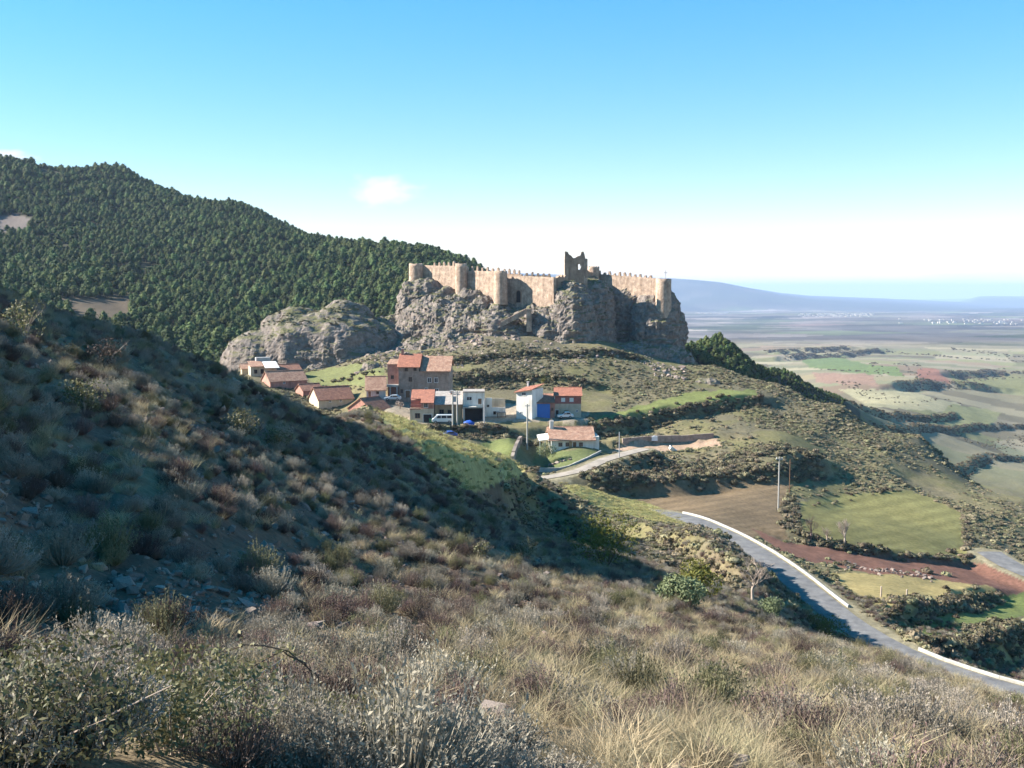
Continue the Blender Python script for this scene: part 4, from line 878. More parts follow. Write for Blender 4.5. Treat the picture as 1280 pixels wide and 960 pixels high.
# bungalow garden: low kerb wall, olive tree, rock garden
def wall_line(name, label, cat, pts, th, h, m, y0, y1, lift=0, grp=None, pieces=True):
    w_ = thing(name, label, cat, (0, 0, 0), 0, grp); g = [G(a, b_, y0, y1) for a, b_ in pts]; w_.location = g[0]
    g = smooth_line(g, 2.2)
    for i in range(len(g)-1):
        a = g[i]-g[0]; c = g[i+1]-g[0]; d = Vector((c.x-a.x, c.y-a.y, 0)).normalized(); nn = Vector((-d.y, d.x, 0))*th/2
        hh = h*random.uniform(.92, 1.06) if pieces else h; vs = []
        for z in (-.6, hh):
            for p, s in ((a, 1), (a, -1), (c, -1), (c, 1)): vs.append((p.x+nn.x*s, p.y+nn.y*s, p.z+z))
        mb = MB(); mb.add(vs, [(3,2,1,0),(4,5,6,7),(0,1,5,4),(1,2,6,5),(2,3,7,6),(3,0,4,7)]); mb.build('wall_block', m, w_)
    return w_
wall_line('garden_kerb', 'low pale kerb round the bungalow lawn', 'wall', [(751,566),(738,572),(718,581),(700,587),(664,587)], .3, .5, 'concrete', 200, 245)
wall_line('stone_wall', 'pale rubble wall along the small lawn left of the bungalow', 'wall', [(651,548),(648,556),(644,566),(640,577)], .7, 1.3, 'stone', 200, 245)
wall_line('retaining_wall', 'long low retaining wall above the dirt track', 'wall', [(778,556),(815,551),(850,549),(892,546)], .4, 1.0, 'brown', 215, 280)
def foliage(name, V, m, parent=None, loc=None): pass
# poles
def pole(px, py_top, py_bot, Y, r0, label, m='pole', arms=0, lamp=False):
    b_ = P(px, py_bot, Y); t = P(px, py_top, Y); h = t.z-b_.z
    o = thing('utility_pole', label, 'pole', b_); mb = MB(); mb.tube([(0,0,-1.5), (0,0,h)], [r0*1.25, r0], 10); mb.build('shaft', m, o)
    if arms:
        mb = MB(); mb.box(-arms/2, arms/2, -.07, .07, h-.5, h-.36); a = mb.build('crossarm', 'metal', o)
        for x in (-arms/2+.1, 0, arms/2-.1): mb = MB(); mb.tube([(x,0,h-.36), (x,0,h-.1)], [.06,.08], 6); mb.build('insulator', 'frame', a)
    return o
tp = pole(566, 488, 530, 243, .16, 'left one of the twin poles with transformer before the ochre house', arms=1.4)
mb = MB(); mb.box(.15, .75, -.3, .3, (530-502)*243/F, (530-495)*243/F); mb.build('transformer', 'metal', tp)
pole(571.5, 488, 530, 243.6, .16, 'right one of the twin poles before the ochre house', arms=1.4)
pole(659, 505, 554, 232, .15, 'grey concrete pole standing in front of the tall white house', arms=1.0)
pole(605.5, 500, 545, 240, .13, 'short grey pole right of the garage house', 'metal')
pole(774, 540, 572, 221, .09, 'thin pole beside the bungalow track', 'metal')
pole(973, 571, 629, 190, .12, 'tall pale concrete pole at the corner of the brown field', arms=1.2)
pole(987, 574, 606, 205, .07, 'thin dark pole behind the concrete pole in the hedge', 'wood')
# vehicles
def car(name, label, loc, rz, L, W_, Hh, paint, van=False):
    o = thing(name, label, 'van' if van else 'car', loc, rz)
    if van: prof = [(-L/2, .35), (L/2, .35), (L/2, .95), (L/2-.35, 1.15), (L/2-1.15, Hh-.05), (L/2-1.5, Hh), (-L/2+.15, Hh), (-L/2, Hh-.2)]
    else: prof = [(-L/2, .35), (L/2, .35), (L/2, .72), (L/2-.25, .82), (L/2-1.15, .95), (L/2-1.9, Hh), (-L/2+1.0, Hh), (-L/2+.35, .98), (-L/2, .92)]
    mb = MB(); mb.prism(prof, -W_/2, W_/2, 'y'); bd = mb.build('body', paint, o)
    bv = bd.modifiers.new('bevel', 'BEVEL'); bv.width = .08; bv.segments = 2
    for s in (-1, 1):
        y = s*(W_/2+.012)
        if van: gl = [[(L/2-1.05, 1.2), (L/2-1.42, Hh-.2), (L/2-2.1, Hh-.2), (L/2-2.1, 1.2)], [(L/2-2.25, 1.2), (L/2-2.25, Hh-.2), (-L/2+1.5, Hh-.2), (-L/2+1.5, 1.2)], [(-L/2+1.35, 1.2), (-L/2+1.35, Hh-.2), (-L/2+.3, Hh-.2), (-L/2+.3, 1.2)]]
        else: gl = [[(L/2-1.35, .98), (L/2-1.95, Hh-.12), (0, Hh-.12), (0, .98)], [(-.12, .98), (-.12, Hh-.12), (-L/2+1.05, Hh-.12), (-L/2+.6, 1.0)]]
        for q in gl: mb = MB(); mb.prism(q, y-.015, y+.015, 'y'); mb.build('side_window', 'glass', o)
        for x in (-L/2+.85, L/2-.85):
            mb = MB(); mb.tube([(x, s*(W_/2-.2), .32), (x, s*(W_/2+.03), .32)], .32, 14); wh = mb.build('wheel', 'tyre', o); mb = MB(); mb.tube([(x, s*(W_/2+.02), .32), (x, s*(W_/2+.045), .32)], .19, 10); mb.build('rim', 'metal', wh)
        mb = MB(); mb.box(L/2-.06, L/2+.02, s*W_*.36-.2, s*W_*.36+.2, .62, .8); mb.build('headlight', 'lamp', o)
        mb = MB(); mb.box(-L/2-.02, -L/2+.06, s*W_*.4-.12, s*W_*.4+.12, .65, .9); mb.build('tail_light', 'tail', o)
    a, c = (prof[3], prof[4]) if van else (prof[4], prof[5])
    mb = MB(); mb.add([(a[0]-.03, -W_*.42, a[1]+.08), (a[0]-.03, W_*.42, a[1]+.08), (c[0]+.06, W_*.4, c[1]-.06), (c[0]+.06, -W_*.4, c[1]-.06)], [(0,1,2,3)])
    mb.v = [(x+.05, y, z+.03) for x, y, z in mb.v]; ws = mb.build('windscreen', 'glass', o); sd = ws.modifiers.new('solid', 'SOLIDIFY'); sd.thickness = .03
    return o
def on(px, py, Y, dz=0): p = P(px, py, Y); p.z += dz; return p
car('white_van', 'white van parked before the ochre house', on(553, 528.5, 244.5), R(184), 4.9, 1.85, 2.0, 'carw', True)
car('silver_car', 'pale silver car under the porch of the tall stone house', on(491, 500.5, 262), R(178), 4.2, 1.7, 1.45, 'cars')
car('white_car', 'white car before the brick band house', on(706.5, 522.5, 253), R(186), 3.9, 1.7, 1.55, 'carw')
car('blue_car', 'blue car on the lower terrace among dark bushes', on(560, 547, 228), R(200), 4.0, 1.7, 1.45, 'carb')
c_ = thing('waste_container', 'green waste container left of the white van', 'container', on(540.5, 529, 245)); 
mb = MB(); mb.box(-.7, .7, -.4, .4, .12, 1.0, (-.06, -.06)); mb.build('body', 'green', c_); mb = MB(); mb.prism([(-.5, 1.003), (.5, 1.003), (.42, 1.15), (0, 1.22), (-.42, 1.15)], -.78, .78, 'x'); mb.build('lid', 'green', c_)
for sx in (-.55, .55): mb = MB(); mb.tube([(sx, -.3, .1), (sx+.08, -.3, .1)], .1, 8); mb.build('wheel', 'tyre', c_)
# heap under a blue tarpaulin
def lump(rx, ry, rz, seed, amp=.3, sub=3):
    v, f = blob((0, 0, 0), (rx, ry, rz), seed, sub=sub, pw=2.2, amp=amp, cut=-.1, freq=4); return v, f
v, f = lump(1.3, .9, 1.15, 61, .5, 4)
tag(link('tarpaulin_heap', np_mesh('tarpaulin_heap', v, f, 'tarp', False), None, on(586.5, 532, 238)), 'heap under a crumpled blue tarpaulin below the garage house', 'tarpaulin')
# white guard walls of the road
def offset_line(line, off, z=0):
    o = []
    for i, p in enumerate(line):
        d = line[min(i+1, len(line)-1)]-line[max(i-1, 0)]; n_ = Vector((-d.y, d.x, 0)).normalized(); o.append(Vector((p.x+n_.x*off, p.y+n_.y*off, p.z+z)))
    return o
def guard(label, x0, x1):
    ln = [p for p in offset_line(smooth_line(ROAD, 2.6), 2.5) if x0 <= proj(np.array(p.x), np.array(p.y), np.array(p.z))[0] <= x1]
    w_ = thing('guard_wall', label, 'barrier', ln[0])
    for i in range(len(ln)-1):
        a = ln[i]-ln[0]; c = ln[i+1]-ln[0]; d = (c-a).normalized(); a = a+d*.012; c = c-d*.012; n_ = Vector((-d.y, d.x, 0)).normalized()*.12; vs = []
        for z, k in ((-.5, 1), (.20, 1), (.27, .6)):
            for p, s in ((a, 1), (a, -1), (c, -1), (c, 1)): vs.append((p.x+n_.x*s*k, p.y+n_.y*s*k, p.z+z))
        mb = MB(); mb.add(vs, [(3,2,1,0),(8,9,10,11)]+[(j+i_, j+(i_+1) % 4, j+4+(i_+1) % 4, j+4+i_) for j in (0, 4) for i_ in range(4)]); mb.build('barrier_block', 'concrete', w_)
guard('long white roadside guard wall curving along the brown field', 846, 1072)
guard('white roadside guard wall at the lower right edge', 1148, 1330)
# fence posts, box, dish
for px_, py_, lb in ((1101, 746, 'left one of two wooden posts in the dry grass by the road'), (1133, 750, 'right one of two wooden posts in the dry grass by the road')):
    g = G(px_, py_, 110, 170); o = thing('fence_post', lb, 'post', g); mb = MB(); mb.tube([(0,0,-.4), (.03,0,1.35)], [.12,.1], 7); mb.build('shaft', 'twig', o); mb = MB(); mb.tube([(.03,0,1.351), (.03,0,1.42)], [.115,.06], 7); mb.build('post_top', 'twig', o)
g = G(818, 553, 222, 270); o = thing('water_tank', 'small white tank standing on the dirt track', 'tank', g); mb = MB(); mb.box(-.7, .7, -.5, .5, .1, 1.2, (.06, .06)); mb.build('body', 'frame', o); mb = MB(); mb.tube([(0,0,1.201), (0,0,1.36)], .22, 10); mb.build('lid', 'metal', o)
g = G(840, 564, 215, 262); o = thing('trough', 'white tilted trough lying beside the track', 'trough', g, R(30)); o.rotation_euler = (R(20), R(35), R(20))
mb = MB(); mb.add([(-.9,-.4,0),(.9,-.4,0),(.9,.4,0),(-.9,.4,0),(-1.1,-.6,.7),(1.1,-.6,.7),(1.1,.6,.7),(-1.1,.6,.7),(-1,-.5,.7),(1,-.5,.7),(1,.5,.7),(-1,.5,.7),(-.85,-.35,.1),(.85,-.35,.1),(.85,.35,.1),(-.85,.35,.1)],
  [(3,2,1,0),(0,1,5,4),(1,2,6,5),(2,3,7,6),(3,0,4,7),(4,5,9,8),(5,6,10,9),(6,7,11,10),(7,4,8,11),(8,9,13,12),(9,10,14,13),(10,11,15,14),(11,8,12,15),(12,13,14,15)]); mb.build('basin', 'frame', o)
# white town on the far plain
for lab, (xa, xb, ya, yb, Y0, Y1, n_) in {'white town far off on the plain, left of centre': (862,912,387,391,8300,9000,70), 'long white town far off on the plain beyond the fields': (985,1095,393,402,6900,7600,150), 'scattered white buildings of the far plain at right': (1100,1290,397,412,5200,6200,60)}.items():
    mb = MB(); rs = random.Random(n_)
    for i in range(n_):
        Y = rs.uniform(Y0, Y1); px_ = xa+(xb-xa)*rs.betavariate(2.2, 1.6); x = (px_-640)/F*Y; z = Hs(x, Y); a_ = rs.uniform(7, 20); c_ = rs.uniform(7, 14); h = rs.uniform(3, 6.5)
        mb.box(x-a_/2, x+a_/2, Y-c_/2, Y+c_/2, z-4, z+h, (0, c_*.15))
    tag(mb.build('distant_town', 'town'), lab, kind='stuff')
# ------------------------------------------------------------------ plants: prototypes
def leafy(rs, n, shape, size, aspect=.5, jit=.35):
    """n loose leaf faces through a volume; shape(u) gives points, normals point outwards with scatter"""
    p = shape(n); c = p.mean(0); d = p-c; d /= np.linalg.norm(d, axis=1)[:, None]+1e-6
    d = d+rs.normal(0, jit, d.shape); d /= np.linalg.norm(d, axis=1)[:, None]
    a = np.cross(d, rs.normal(0, 1, d.shape)); a /= np.linalg.norm(a, axis=1)[:, None]; b = np.cross(d, a)
    s = size*rs.uniform(.6, 1.4, (n, 1)); a = a*s; b = b*s*aspect
    v = np.stack([p-a, p-b*.9+a*.1, p+a, p+b*.9+a*.1], 1).reshape(-1, 3); f = np.arange(4*n).reshape(n, 4); return v, f
def clump_volume(rs, lobes):                   # lobes: (cx,cy,cz,rx,ry,rz); more leaves near the skin
    lobes = np.array(lobes); wgt = lobes[:, 3]*lobes[:, 5]; wgt = wgt/wgt.sum()
    def f(n):
        k = rs.choice(len(lobes), n, p=wgt); d = rs.normal(0, 1, (n, 3)); d /= np.linalg.norm(d, axis=1)[:, None]
        r = rs.uniform(.55, 1.0, (n, 1))**.6; return lobes[k, :3]+d*r*lobes[k, 3:]
    return f
def ico(sub):
    bm = bmesh.new(); bmesh.ops.create_icosphere(bm, subdivisions=sub, radius=1); v = np.array([x.co[:] for x in bm.verts]); f = np.array([[q.index for q in p.verts] for p in bm.faces]); bm.free(); return v, f
def quadify(f): return np.concatenate([f, f[:, 2:3]], 1)
def poly_mesh(name, v, fl, m, smooth=False):
    me = bpy.data.meshes.new(name); me.from_pydata([tuple(a) for a in v], [], fl); me.update()
    me.materials.append(M[m]); 
    if smooth: me.polygons.foreach_set('use_smooth', [True]*len(me.polygons))
    return me
def crown_mesh(name, seed, m, lobes, n, size, core=.78, sub=2, aspect=.6):
    rs = np.random.default_rng(seed); V, Fl, o = [], [], 0; iv, if_ = ico(sub)
    for (cx, cy, cz, rx, ry, rz) in lobes:
        d = 1+.28*fbm3(iv*2.1+seed*3.3+cx, 2, seed); v = iv*d[:, None]*np.array([rx, ry, rz])*core+np.array([cx, cy, cz]); V.append(v); Fl += [tuple(q+o) for q in if_]; o += len(v)
    v, f = leafy(rs, n, clump_volume(rs, lobes), size, aspect); V.append(v); Fl += [tuple(q+o) for q in f]
    return poly_mesh(name, np.concatenate(V), [tuple(int(i) for i in q) for q in Fl], m)
def pine_proto(i):                             # unit: metres
    rs = random.Random(100+i); h = rs.uniform(5.2, 6.8); w_ = rs.uniform(2.0, 2.7); lobes = [(0, 0, h*.58, w_, w_, h*.36)]
    for k in range(6):
        a = rs.uniform(0, 6.28); r_ = w_*rs.uniform(.4, .75); z = h*rs.uniform(.38, .85); s = w_*rs.uniform(.42, .62)*(1.2-z/h*.5); lobes.append((r_*math.cos(a)*(1.25-z/h), r_*math.sin(a)*(1.25-z/h), z, s, s, s*1.1))
    lobes.append((w_*.15, 0, h*.84, w_*.55, w_*.55, h*.16))
    crown = crown_mesh('crown', 200+i, 'pine', lobes, 240, .34, .72, 1)
    mb = MB(); mb.tube([(0,0,-.6), (rs.uniform(-.1,.1),0,h*.35), (rs.uniform(-.2,.2),rs.uniform(-.2,.2),h*.8)], [.2,.15,.05], 6)
    for k in range(4): a = rs.uniform(0, 6.28); z = h*rs.uniform(.3, .6); mb.tube([(0,0,z), (w_*.6*math.cos(a), w_*.6*math.sin(a), z+.6)], [.07,.03], 4)
    return crown, mb.mesh('trunk', 'bark')
PINES = [pine_proto(i) for i in range(5)]
def bush_mesh(i, m, n=70, size=.16, flat=.7):
    rs = random.Random(300+i); lobes = [(0, 0, .30*flat, .55, .55, .42*flat)]
    for k in range(4): a = rs.uniform(0, 6.28); s = rs.uniform(.25, .4); lobes.append((.42*math.cos(a), .42*math.sin(a), rs.uniform(.2, .5)*flat, s, s, s*flat))
    return crown_mesh('bush', 300+i, m, lobes, n, size, .7, 1)
SCRUB = [bush_mesh(i, 'scrub') for i in range(5)]; HEDGE = [bush_mesh(20+i, 'hedge') for i in range(4)]
def blades(seed, n, h, spread, wd, m, droop=.3, r0=.06, curl=.25, name='blades', twigs=0, leaf=0.0):
    rs = np.random.default_rng(seed); V = []; Fl = []; o = 0
    for i in range(n):
        a = rs.uniform(0, 6.283); t = spread*rs.uniform(0, 1)**.6; L = h*rs.uniform(.55, 1.1); b0 = np.array([r0*rs.normal(), r0*rs.normal(), -.03])
        d = np.array([math.cos(a)*math.sin(t), math.sin(a)*math.sin(t), math.cos(t)]); side = np.cross(d, rs.normal(0, 1, 3)); side /= np.linalg.norm(side)+1e-9
        bend = np.array([math.cos(a), math.sin(a), -.6])*droop*L*rs.uniform(.3, 1)+rs.normal(0, curl*.2, 3)*L
        p0, p1, p2 = b0, b0+d*L*.55+bend*.2, b0+d*L+bend; w_ = wd*rs.uniform(.7, 1.3)
        V += [p0-side*w_*.5, p0+side*w_*.5, p1+side*w_*.5, p1-side*w_*.5, p2]; Fl += [(o, o+1, o+2, o+3), (o+3, o+2, o+4)]; o += 5
        if leaf:
            for k in range(int(leaf)):
                q = p0+(p1-p0)*rs.uniform(.5, 1) if rs.uniform() < .4 else p1+(p2-p1)*rs.uniform(0, 1)
                u = rs.normal(0, 1, 3); u /= np.linalg.norm(u); u[2] = abs(u[2]); x = np.cross(u, rs.normal(0, 1, 3)); x /= np.linalg.norm(x); s = wd*2.6*rs.uniform(.7, 1.5)
                V += [q, q+u*s+x*s*.28, q+u*s*2.2, q+u*s-x*s*.28]; Fl += [(o, o+1, o+2, o+3)]; o += 4
    return poly_mesh(name, np.array(V), Fl, m)
def cushion(seed, n, r_, h, m, leaf, per, name):
    """a low rounded shrub: fine stems from the root to a bumpy dome, each tip feathered with small leaves"""
    rs = np.random.default_rng(seed); V = []; Fl = []; o = 0
    for i in range(n):
        a = rs.uniform(0, 6.283); t = rs.uniform(0, 1)**.55; lump = 1+.22*math.sin(3*a+seed)+.15*math.sin(5*a+seed*2)+rs.normal(0, .10)
        e = np.array([math.cos(a)*t*r_*lump, math.sin(a)*t*r_*lump, h*math.sqrt(max(0, 1-t*t*.85))*lump+.02]); b0 = np.array([e[0]*.25, e[1]*.25, -.03]); w_ = .0035
        side = np.cross(e-b0, rs.normal(0, 1, 3)); side = side/(np.linalg.norm(side)+1e-9)*w_; md = (b0+e)/2+np.array([e[0]*.15, e[1]*.15, 0])
        V += [b0-side, b0+side, md+side, md-side, e]; Fl += [(o, o+1, o+2, o+3), (o+3, o+2, o+4)]; o += 5
        for k in range(per):
            q = md+(e-md)*rs.uniform(.25, 1.05); u = (e-md)/(np.linalg.norm(e-md)+1e-9)+rs.normal(0, .55, 3); u /= np.linalg.norm(u); x = np.cross(u, rs.normal(0, 1, 3)); x /= np.linalg.norm(x)+1e-9; s = leaf*rs.uniform(.6, 1.5)
            V += [q, q+u*s*.5+x*s*.17, q+u*s, q+u*s*.5-x*s*.17]; Fl += [(o, o+1, o+2, o+3)]; o += 4
    return poly_mesh(name, np.array(V), Fl, m)
GREY = [cushion(400+i, 300, .34, .32, 'grey_shrub', .026, 8, 'grey_shrub') for i in range(5)]
DARK = [cushion(420+i, 300, .32, .30, 'dark_shrub', .022, 7, 'brown_shrub') for i in range(4)]
GREEN = [cushion(440+i, 280, .33, .38, 'green_shrub', .028, 8, 'green_shrub') for i in range(4)]
TUFT = [blades(460+i, 150, .42, .75, .004, 'dry', .35, .07, .3, 'grass_tuft') for i in range(5)]
def stone_mesh(i):                              # angular broken stone
    rs = np.random.default_rng(500+i); d = rs.normal(0, 1, (16, 3)); d /= np.linalg.norm(d, axis=1)[:, None]; d *= rs.uniform(.8, 1.1, (16, 1))*np.array([1, rs.uniform(.6, .95), rs.uniform(.45, .75)])
    bm = bmesh.new(); [bm.verts.new(q) for q in d]; bmesh.ops.convex_hull(bm, input=bm.verts); me = bpy.data.meshes.new('stone'); bm.to_mesh(me); bm.free(); me.materials.append(M['stone']); return me
STONES = [stone_mesh(i) for i in range(6)]

# ------------------------------------------------------------------ scattering (geometry nodes) for what nobody could count
def scatter(name, label, pts, rots, scl, protos, tilt=0):
    c = bpy.data.collections.new(name+'_kinds'); 
    for k, me in enumerate(protos):
        if isinstance(me, tuple):
            mb = bmesh.new(); mb.from_mesh(me[0]); n0 = len(mb.faces); mb.from_mesh(me[1]); mb.faces.ensure_lookup_table()
            for q in mb.faces[n0:]: q.material_index = 1
            m2 = bpy.data.meshes.new(name); mb.to_mesh(m2); mb.free(); m2.materials.append(me[0].materials[0]); m2.materials.append(me[1].materials[0]); me = m2
        c.objects.link(bpy.data.objects.new('%s_kind_%02d' % (name, k), me))
    n = len(pts); me = bpy.data.meshes.new(name); me.vertices.add(n); me.vertices.foreach_set('co', np.asarray(pts, np.float32).ravel())
    rot = np.zeros((n, 3), np.float32); rot[:, 2] = rots
    if tilt: rot[:, :2] = RNG.normal(0, tilt, (n, 2))
    s3 = np.asarray(scl, np.float32); s3 = np.repeat(s3[:, None], 3, 1) if s3.ndim == 1 else s3
    for nm, ty, d in (('rot', 'FLOAT_VECTOR', rot.ravel()), ('scl', 'FLOAT_VECTOR', s3.ravel())): me.attributes.new(nm, ty, 'POINT').data.foreach_set('vector', d)
    me.attributes.new('pick', 'INT', 'POINT').data.foreach_set('value', RNG.integers(0, len(protos), n).astype(np.int32))
    o = tag(link(name, me), label, kind='stuff')
    g = bpy.data.node_groups.new(name, 'GeometryNodeTree'); g.interface.new_socket('Geometry', in_out='INPUT', socket_type='NodeSocketGeometry'); g.interface.new_socket('Geometry', in_out='OUTPUT', socket_type='NodeSocketGeometry')
    N = g.nodes; L = g.links; gi = N.new('NodeGroupInput'); go = N.new('NodeGroupOutput'); ip = N.new('GeometryNodeInstanceOnPoints'); ci = N.new('GeometryNodeCollectionInfo')
    ci.inputs['Collection'].default_value = c; ci.inputs['Separate Children'].default_value = True; ci.inputs['Reset Children'].default_value = True
    def na(nm, ty): q = N.new('GeometryNodeInputNamedAttribute'); q.data_type = ty; q.inputs['Name'].default_value = nm; return q.outputs['Attribute']
    L.new(gi.outputs[0], ip.inputs['Points']); L.new(ci.outputs[0], ip.inputs['Instance']); ip.inputs['Pick Instance'].default_value = True
    L.new(na('pick', 'INT'), ip.inputs['Instance Index']); L.new(na('rot', 'FLOAT_VECTOR'), ip.inputs['Rotation']); L.new(na('scl', 'FLOAT_VECTOR'), ip.inputs['Scale']); L.new(ip.outputs[0], go.inputs[0])
    o.modifiers.new('scatter', 'NODES').node_group = g
    return o
def wedge(n, y0, y1, p0=-90, p1=1370, power=1.0):
    """random ground positions seen between two picture columns and distances; power 1 = even over the ground"""
    if power == 1.0: y = np.sqrt(RNG.uniform(y0*y0, y1*y1, n))
    else: e = power+1; y = RNG.uniform(y0**e, y1**e, n)**(1/e)
    return (RNG.uniform(p0, p1, n)-640)/F*y, y
def allowed(x, y, z, keep=()):
    ids = cover(x, y, z); ok = np.ones(len(x), bool)
    for i in range(len(LC)):
        if i not in keep: ok &= ids != i
    for line, hw in WAYS: d, _ = way_info(x, y, line); ok &= d > hw+.5
    return ok
def rz(n): return RNG.uniform(0, 6.283, n)

# --- pine wood on the hill
x, y = wedge(52000, 395, 980, -140, 720, .55); z = H(x, y); px, py = proj(x, y, z)
dome = (y < 420) & (px > 280) & (px < 860)
grove = fbm2(x/45, y/45, 3, 90)
ok = allowed(x, y, z) & ~dome & (z > -45+0*y) & (px < 705) & (grove > -.62)
slopeok = np.ones_like(ok)
gap = (RNG.uniform(size=len(x)) < .75)
x, y, z = x[ok & gap], y[ok & gap], z[ok & gap]
order = np.argsort(y); keepi = []; cell = {}
for i in order:                               # room for each crown
    c = (int(x[i]//2.5), int(y[i]//2.5))
    if c in cell: continue
    cell[c] = 1; keepi.append(i)
keepi = np.array(keepi); x, y, z = x[keepi], y[keepi], z[keepi]; px, py = proj(x, y, z+4)
s = np.clip(RNG.lognormal(-.32, .28, len(x)), .38, 1.3)*(1+.25*fbm2(x/60, y/60, 2, 96))
# in sight = not under the near crest: rank by nearness among those seen
crest = np.interp(px, [0, 150, 290, 300, 360, 430, 480, 520, 640], [352, 400, 440, 438, 395, 372, 392, 350, 330])
seen = np.nonzero((py < crest-1) & (px > 0) & (px < 640))[0][:300]
rest = np.setdiff1d(np.arange(len(x)), seen)
for j, i in enumerate(seen):
    k = j % 5; t = thing('pine_tree', 'dark green pine in the lower near edge of the wood on the hill', 'tree', (x[i], y[i], z[i]), RNG.uniform(0, 6.28), 'pines along the lower edge of the hill wood')
    t.scale = (s[i],)*3; link('crown', PINES[k][0], t); link('trunk', PINES[k][1], t)
scatter('pine_wood', 'dense pine wood covering the hill behind the village', np.stack([x, y, z], -1)[rest], rz(len(rest)), s[rest], PINES)
# trees and thicket on the shaded back slope right of the crag
x, y = wedge(4200, 345, 520, 835, 1060, .5); z = H(x, y); px, py = proj(x, y, z); ok = (y > np.interp(px, [835, 900, 980, 1050], [352, 352, 345, 345])); x, y, z = x[ok], y[ok], z[ok]; px = px[ok]
scatter('shaded_thicket', 'dark thicket of evergreen trees on the shaded slope right of the crag', np.stack([x, y, z], -1), rz(len(x)), RNG.uniform(.25, .75, len(x))*np.interp(px, [850, 1040], [1, .35]), PINES)

# --- middle distance scrub
x, y = wedge(125000, 95, 345, -20, 1360, .9); z = H(x, y); px, py = proj(x, y, z)
dn = fbm2(x/14, y/14, 3, 91)
vill = (px > 425) & (px < 765) & (y > 212) & (y < 288) & (py > 488)
crag = (y > 318) & (px > 280) & (px < 860)
ok = allowed(x, y, z, (9,)) & ~vill & ~crag & (dn > -.45) & (RNG.uniform(size=len(x)) < np.clip(.45+dn, .1, 1))
ids = cover(x, y, z); ok &= ~((ids == 9) & (RNG.uniform(size=len(x)) > .05))
x, y, z = x[ok], y[ok], z[ok]; s = np.clip(RNG.lognormal(-.75, .45, len(x)), .2, 1.5)
sc3 = np.stack([s, s, s*RNG.uniform(.6, 1.0, len(x))], -1)
scatter('hillside_scrub', 'brown-green scrub dotted over the slopes below the castle', np.stack([x, y, z], -1), rz(len(x)), sc3, SCRUB)
# --- dark scrub along banks and hedges
BP = []
def along(pl, n, w_, off=0.0):
    pl = np.array(pl); seg = np.hypot(*np.diff(pl, axis=0).T); cum = np.concatenate([[0], np.cumsum(seg)]); t = RNG.uniform(0, cum[-1], n)
    xx = np.interp(t, cum, pl[:, 0])+RNG.normal(0, w_, n); yy = np.interp(t, cum, pl[:, 1])+RNG.normal(0, w_, n)+off; BP.append(np.stack([xx, yy], -1)); return
for bi, (pl, h, wd, L) in enumerate(BANKS):
    if bi in (1, 6, 7, 8): continue
    if pl[:, 1].min() > 350: continue
    ln = np.hypot(*np.diff(pl, axis=0).T).sum(); along(pl, int(min(900, ln*(2.5 if bi == 9 else 8))), min(wd, .9)*1.2, .2)
SZ0 = sum(len(b) for b in BP)
for pts, n_, w_, y0, y1 in (([(990,604),(982,640),(990,668)],110,1.2,160,230), ([(500,538),(560,540),(640,537),(735,532)],420,1.5,222,244), ([(735,594),(800,598),(900,590),(1022,575)],420,1.5,205,250), ([(780,584),(900,580),(1000,570)],300,1.6,210,255), ([(1212,640),(1208,700)],90,.9,150,240), ([(486,540),(560,545),(600,542),(650,540)],220,2.0,215,250), ([(655,545),(700,532),(760,528)],200,1.8,225,255), ([(1000,628),(1060,617),(1140,612)],60,.8,180,250), ([(1230,560),(1290,545)],60,5,400,900),([(560,470),(600,476),(625,478)],160,2.2,262,320), ([(330,446),(400,440),(452,446)],120,1.5,290,335), ([(1000,690),(1090,712),(1200,722)],70,1.0,130,200),
        ([(800,672),(850,694),(905,728),(960,742)],50,1.5,95,150), ([(620,395),(668,400),(690,392)],40,1.5,325,345)):
    g = [tuple(hit(a, b_, y0, y1))[:2] for a, b_ in pts]; along(g, n_, w_)
NB = sum(len(q) for q in BP)
for pts, n_, w_, y0, y1 in (([(735,602),(800,606),(900,599),(970,592),(1022,583)],420,1.1,200,250), ([(1120,772),(1160,764),(1245,741)],200,.7,112,185), ([(1155,816),(1205,812),(1290,786)],200,.8,100,180)):
    g = [tuple(hit(a, b_, y0, y1))[:2] for a, b_ in pts]; along(g, n_, w_)
bp = np.concatenate(BP); x, y = bp[:, 0], bp[:, 1]; z = H(x, y); ok = np.ones(len(x), bool)
for line, hw in WAYS: d, _ = way_info(x, y, line); ok &= d > hw+.6
ok &= (cover(x, y, z) < 0) | (RNG.uniform(size=len(x)) < .12) | (np.arange(len(x)) >= NB)
px, py = proj(x, y, z); ok &= ~((px > 500) & (px < 735) & (y > 241) & (y < 262))
x, y, z = x[ok], y[ok], z[ok]; s = np.clip(RNG.lognormal(-.12, .35, len(x)), .35, 1.8)
scatter('bank_thicket', 'dark brown thicket along the field banks and hedgerows', np.stack([x, y, z], -1), rz(len(x)), s, HEDGE+SCRUB[:2])
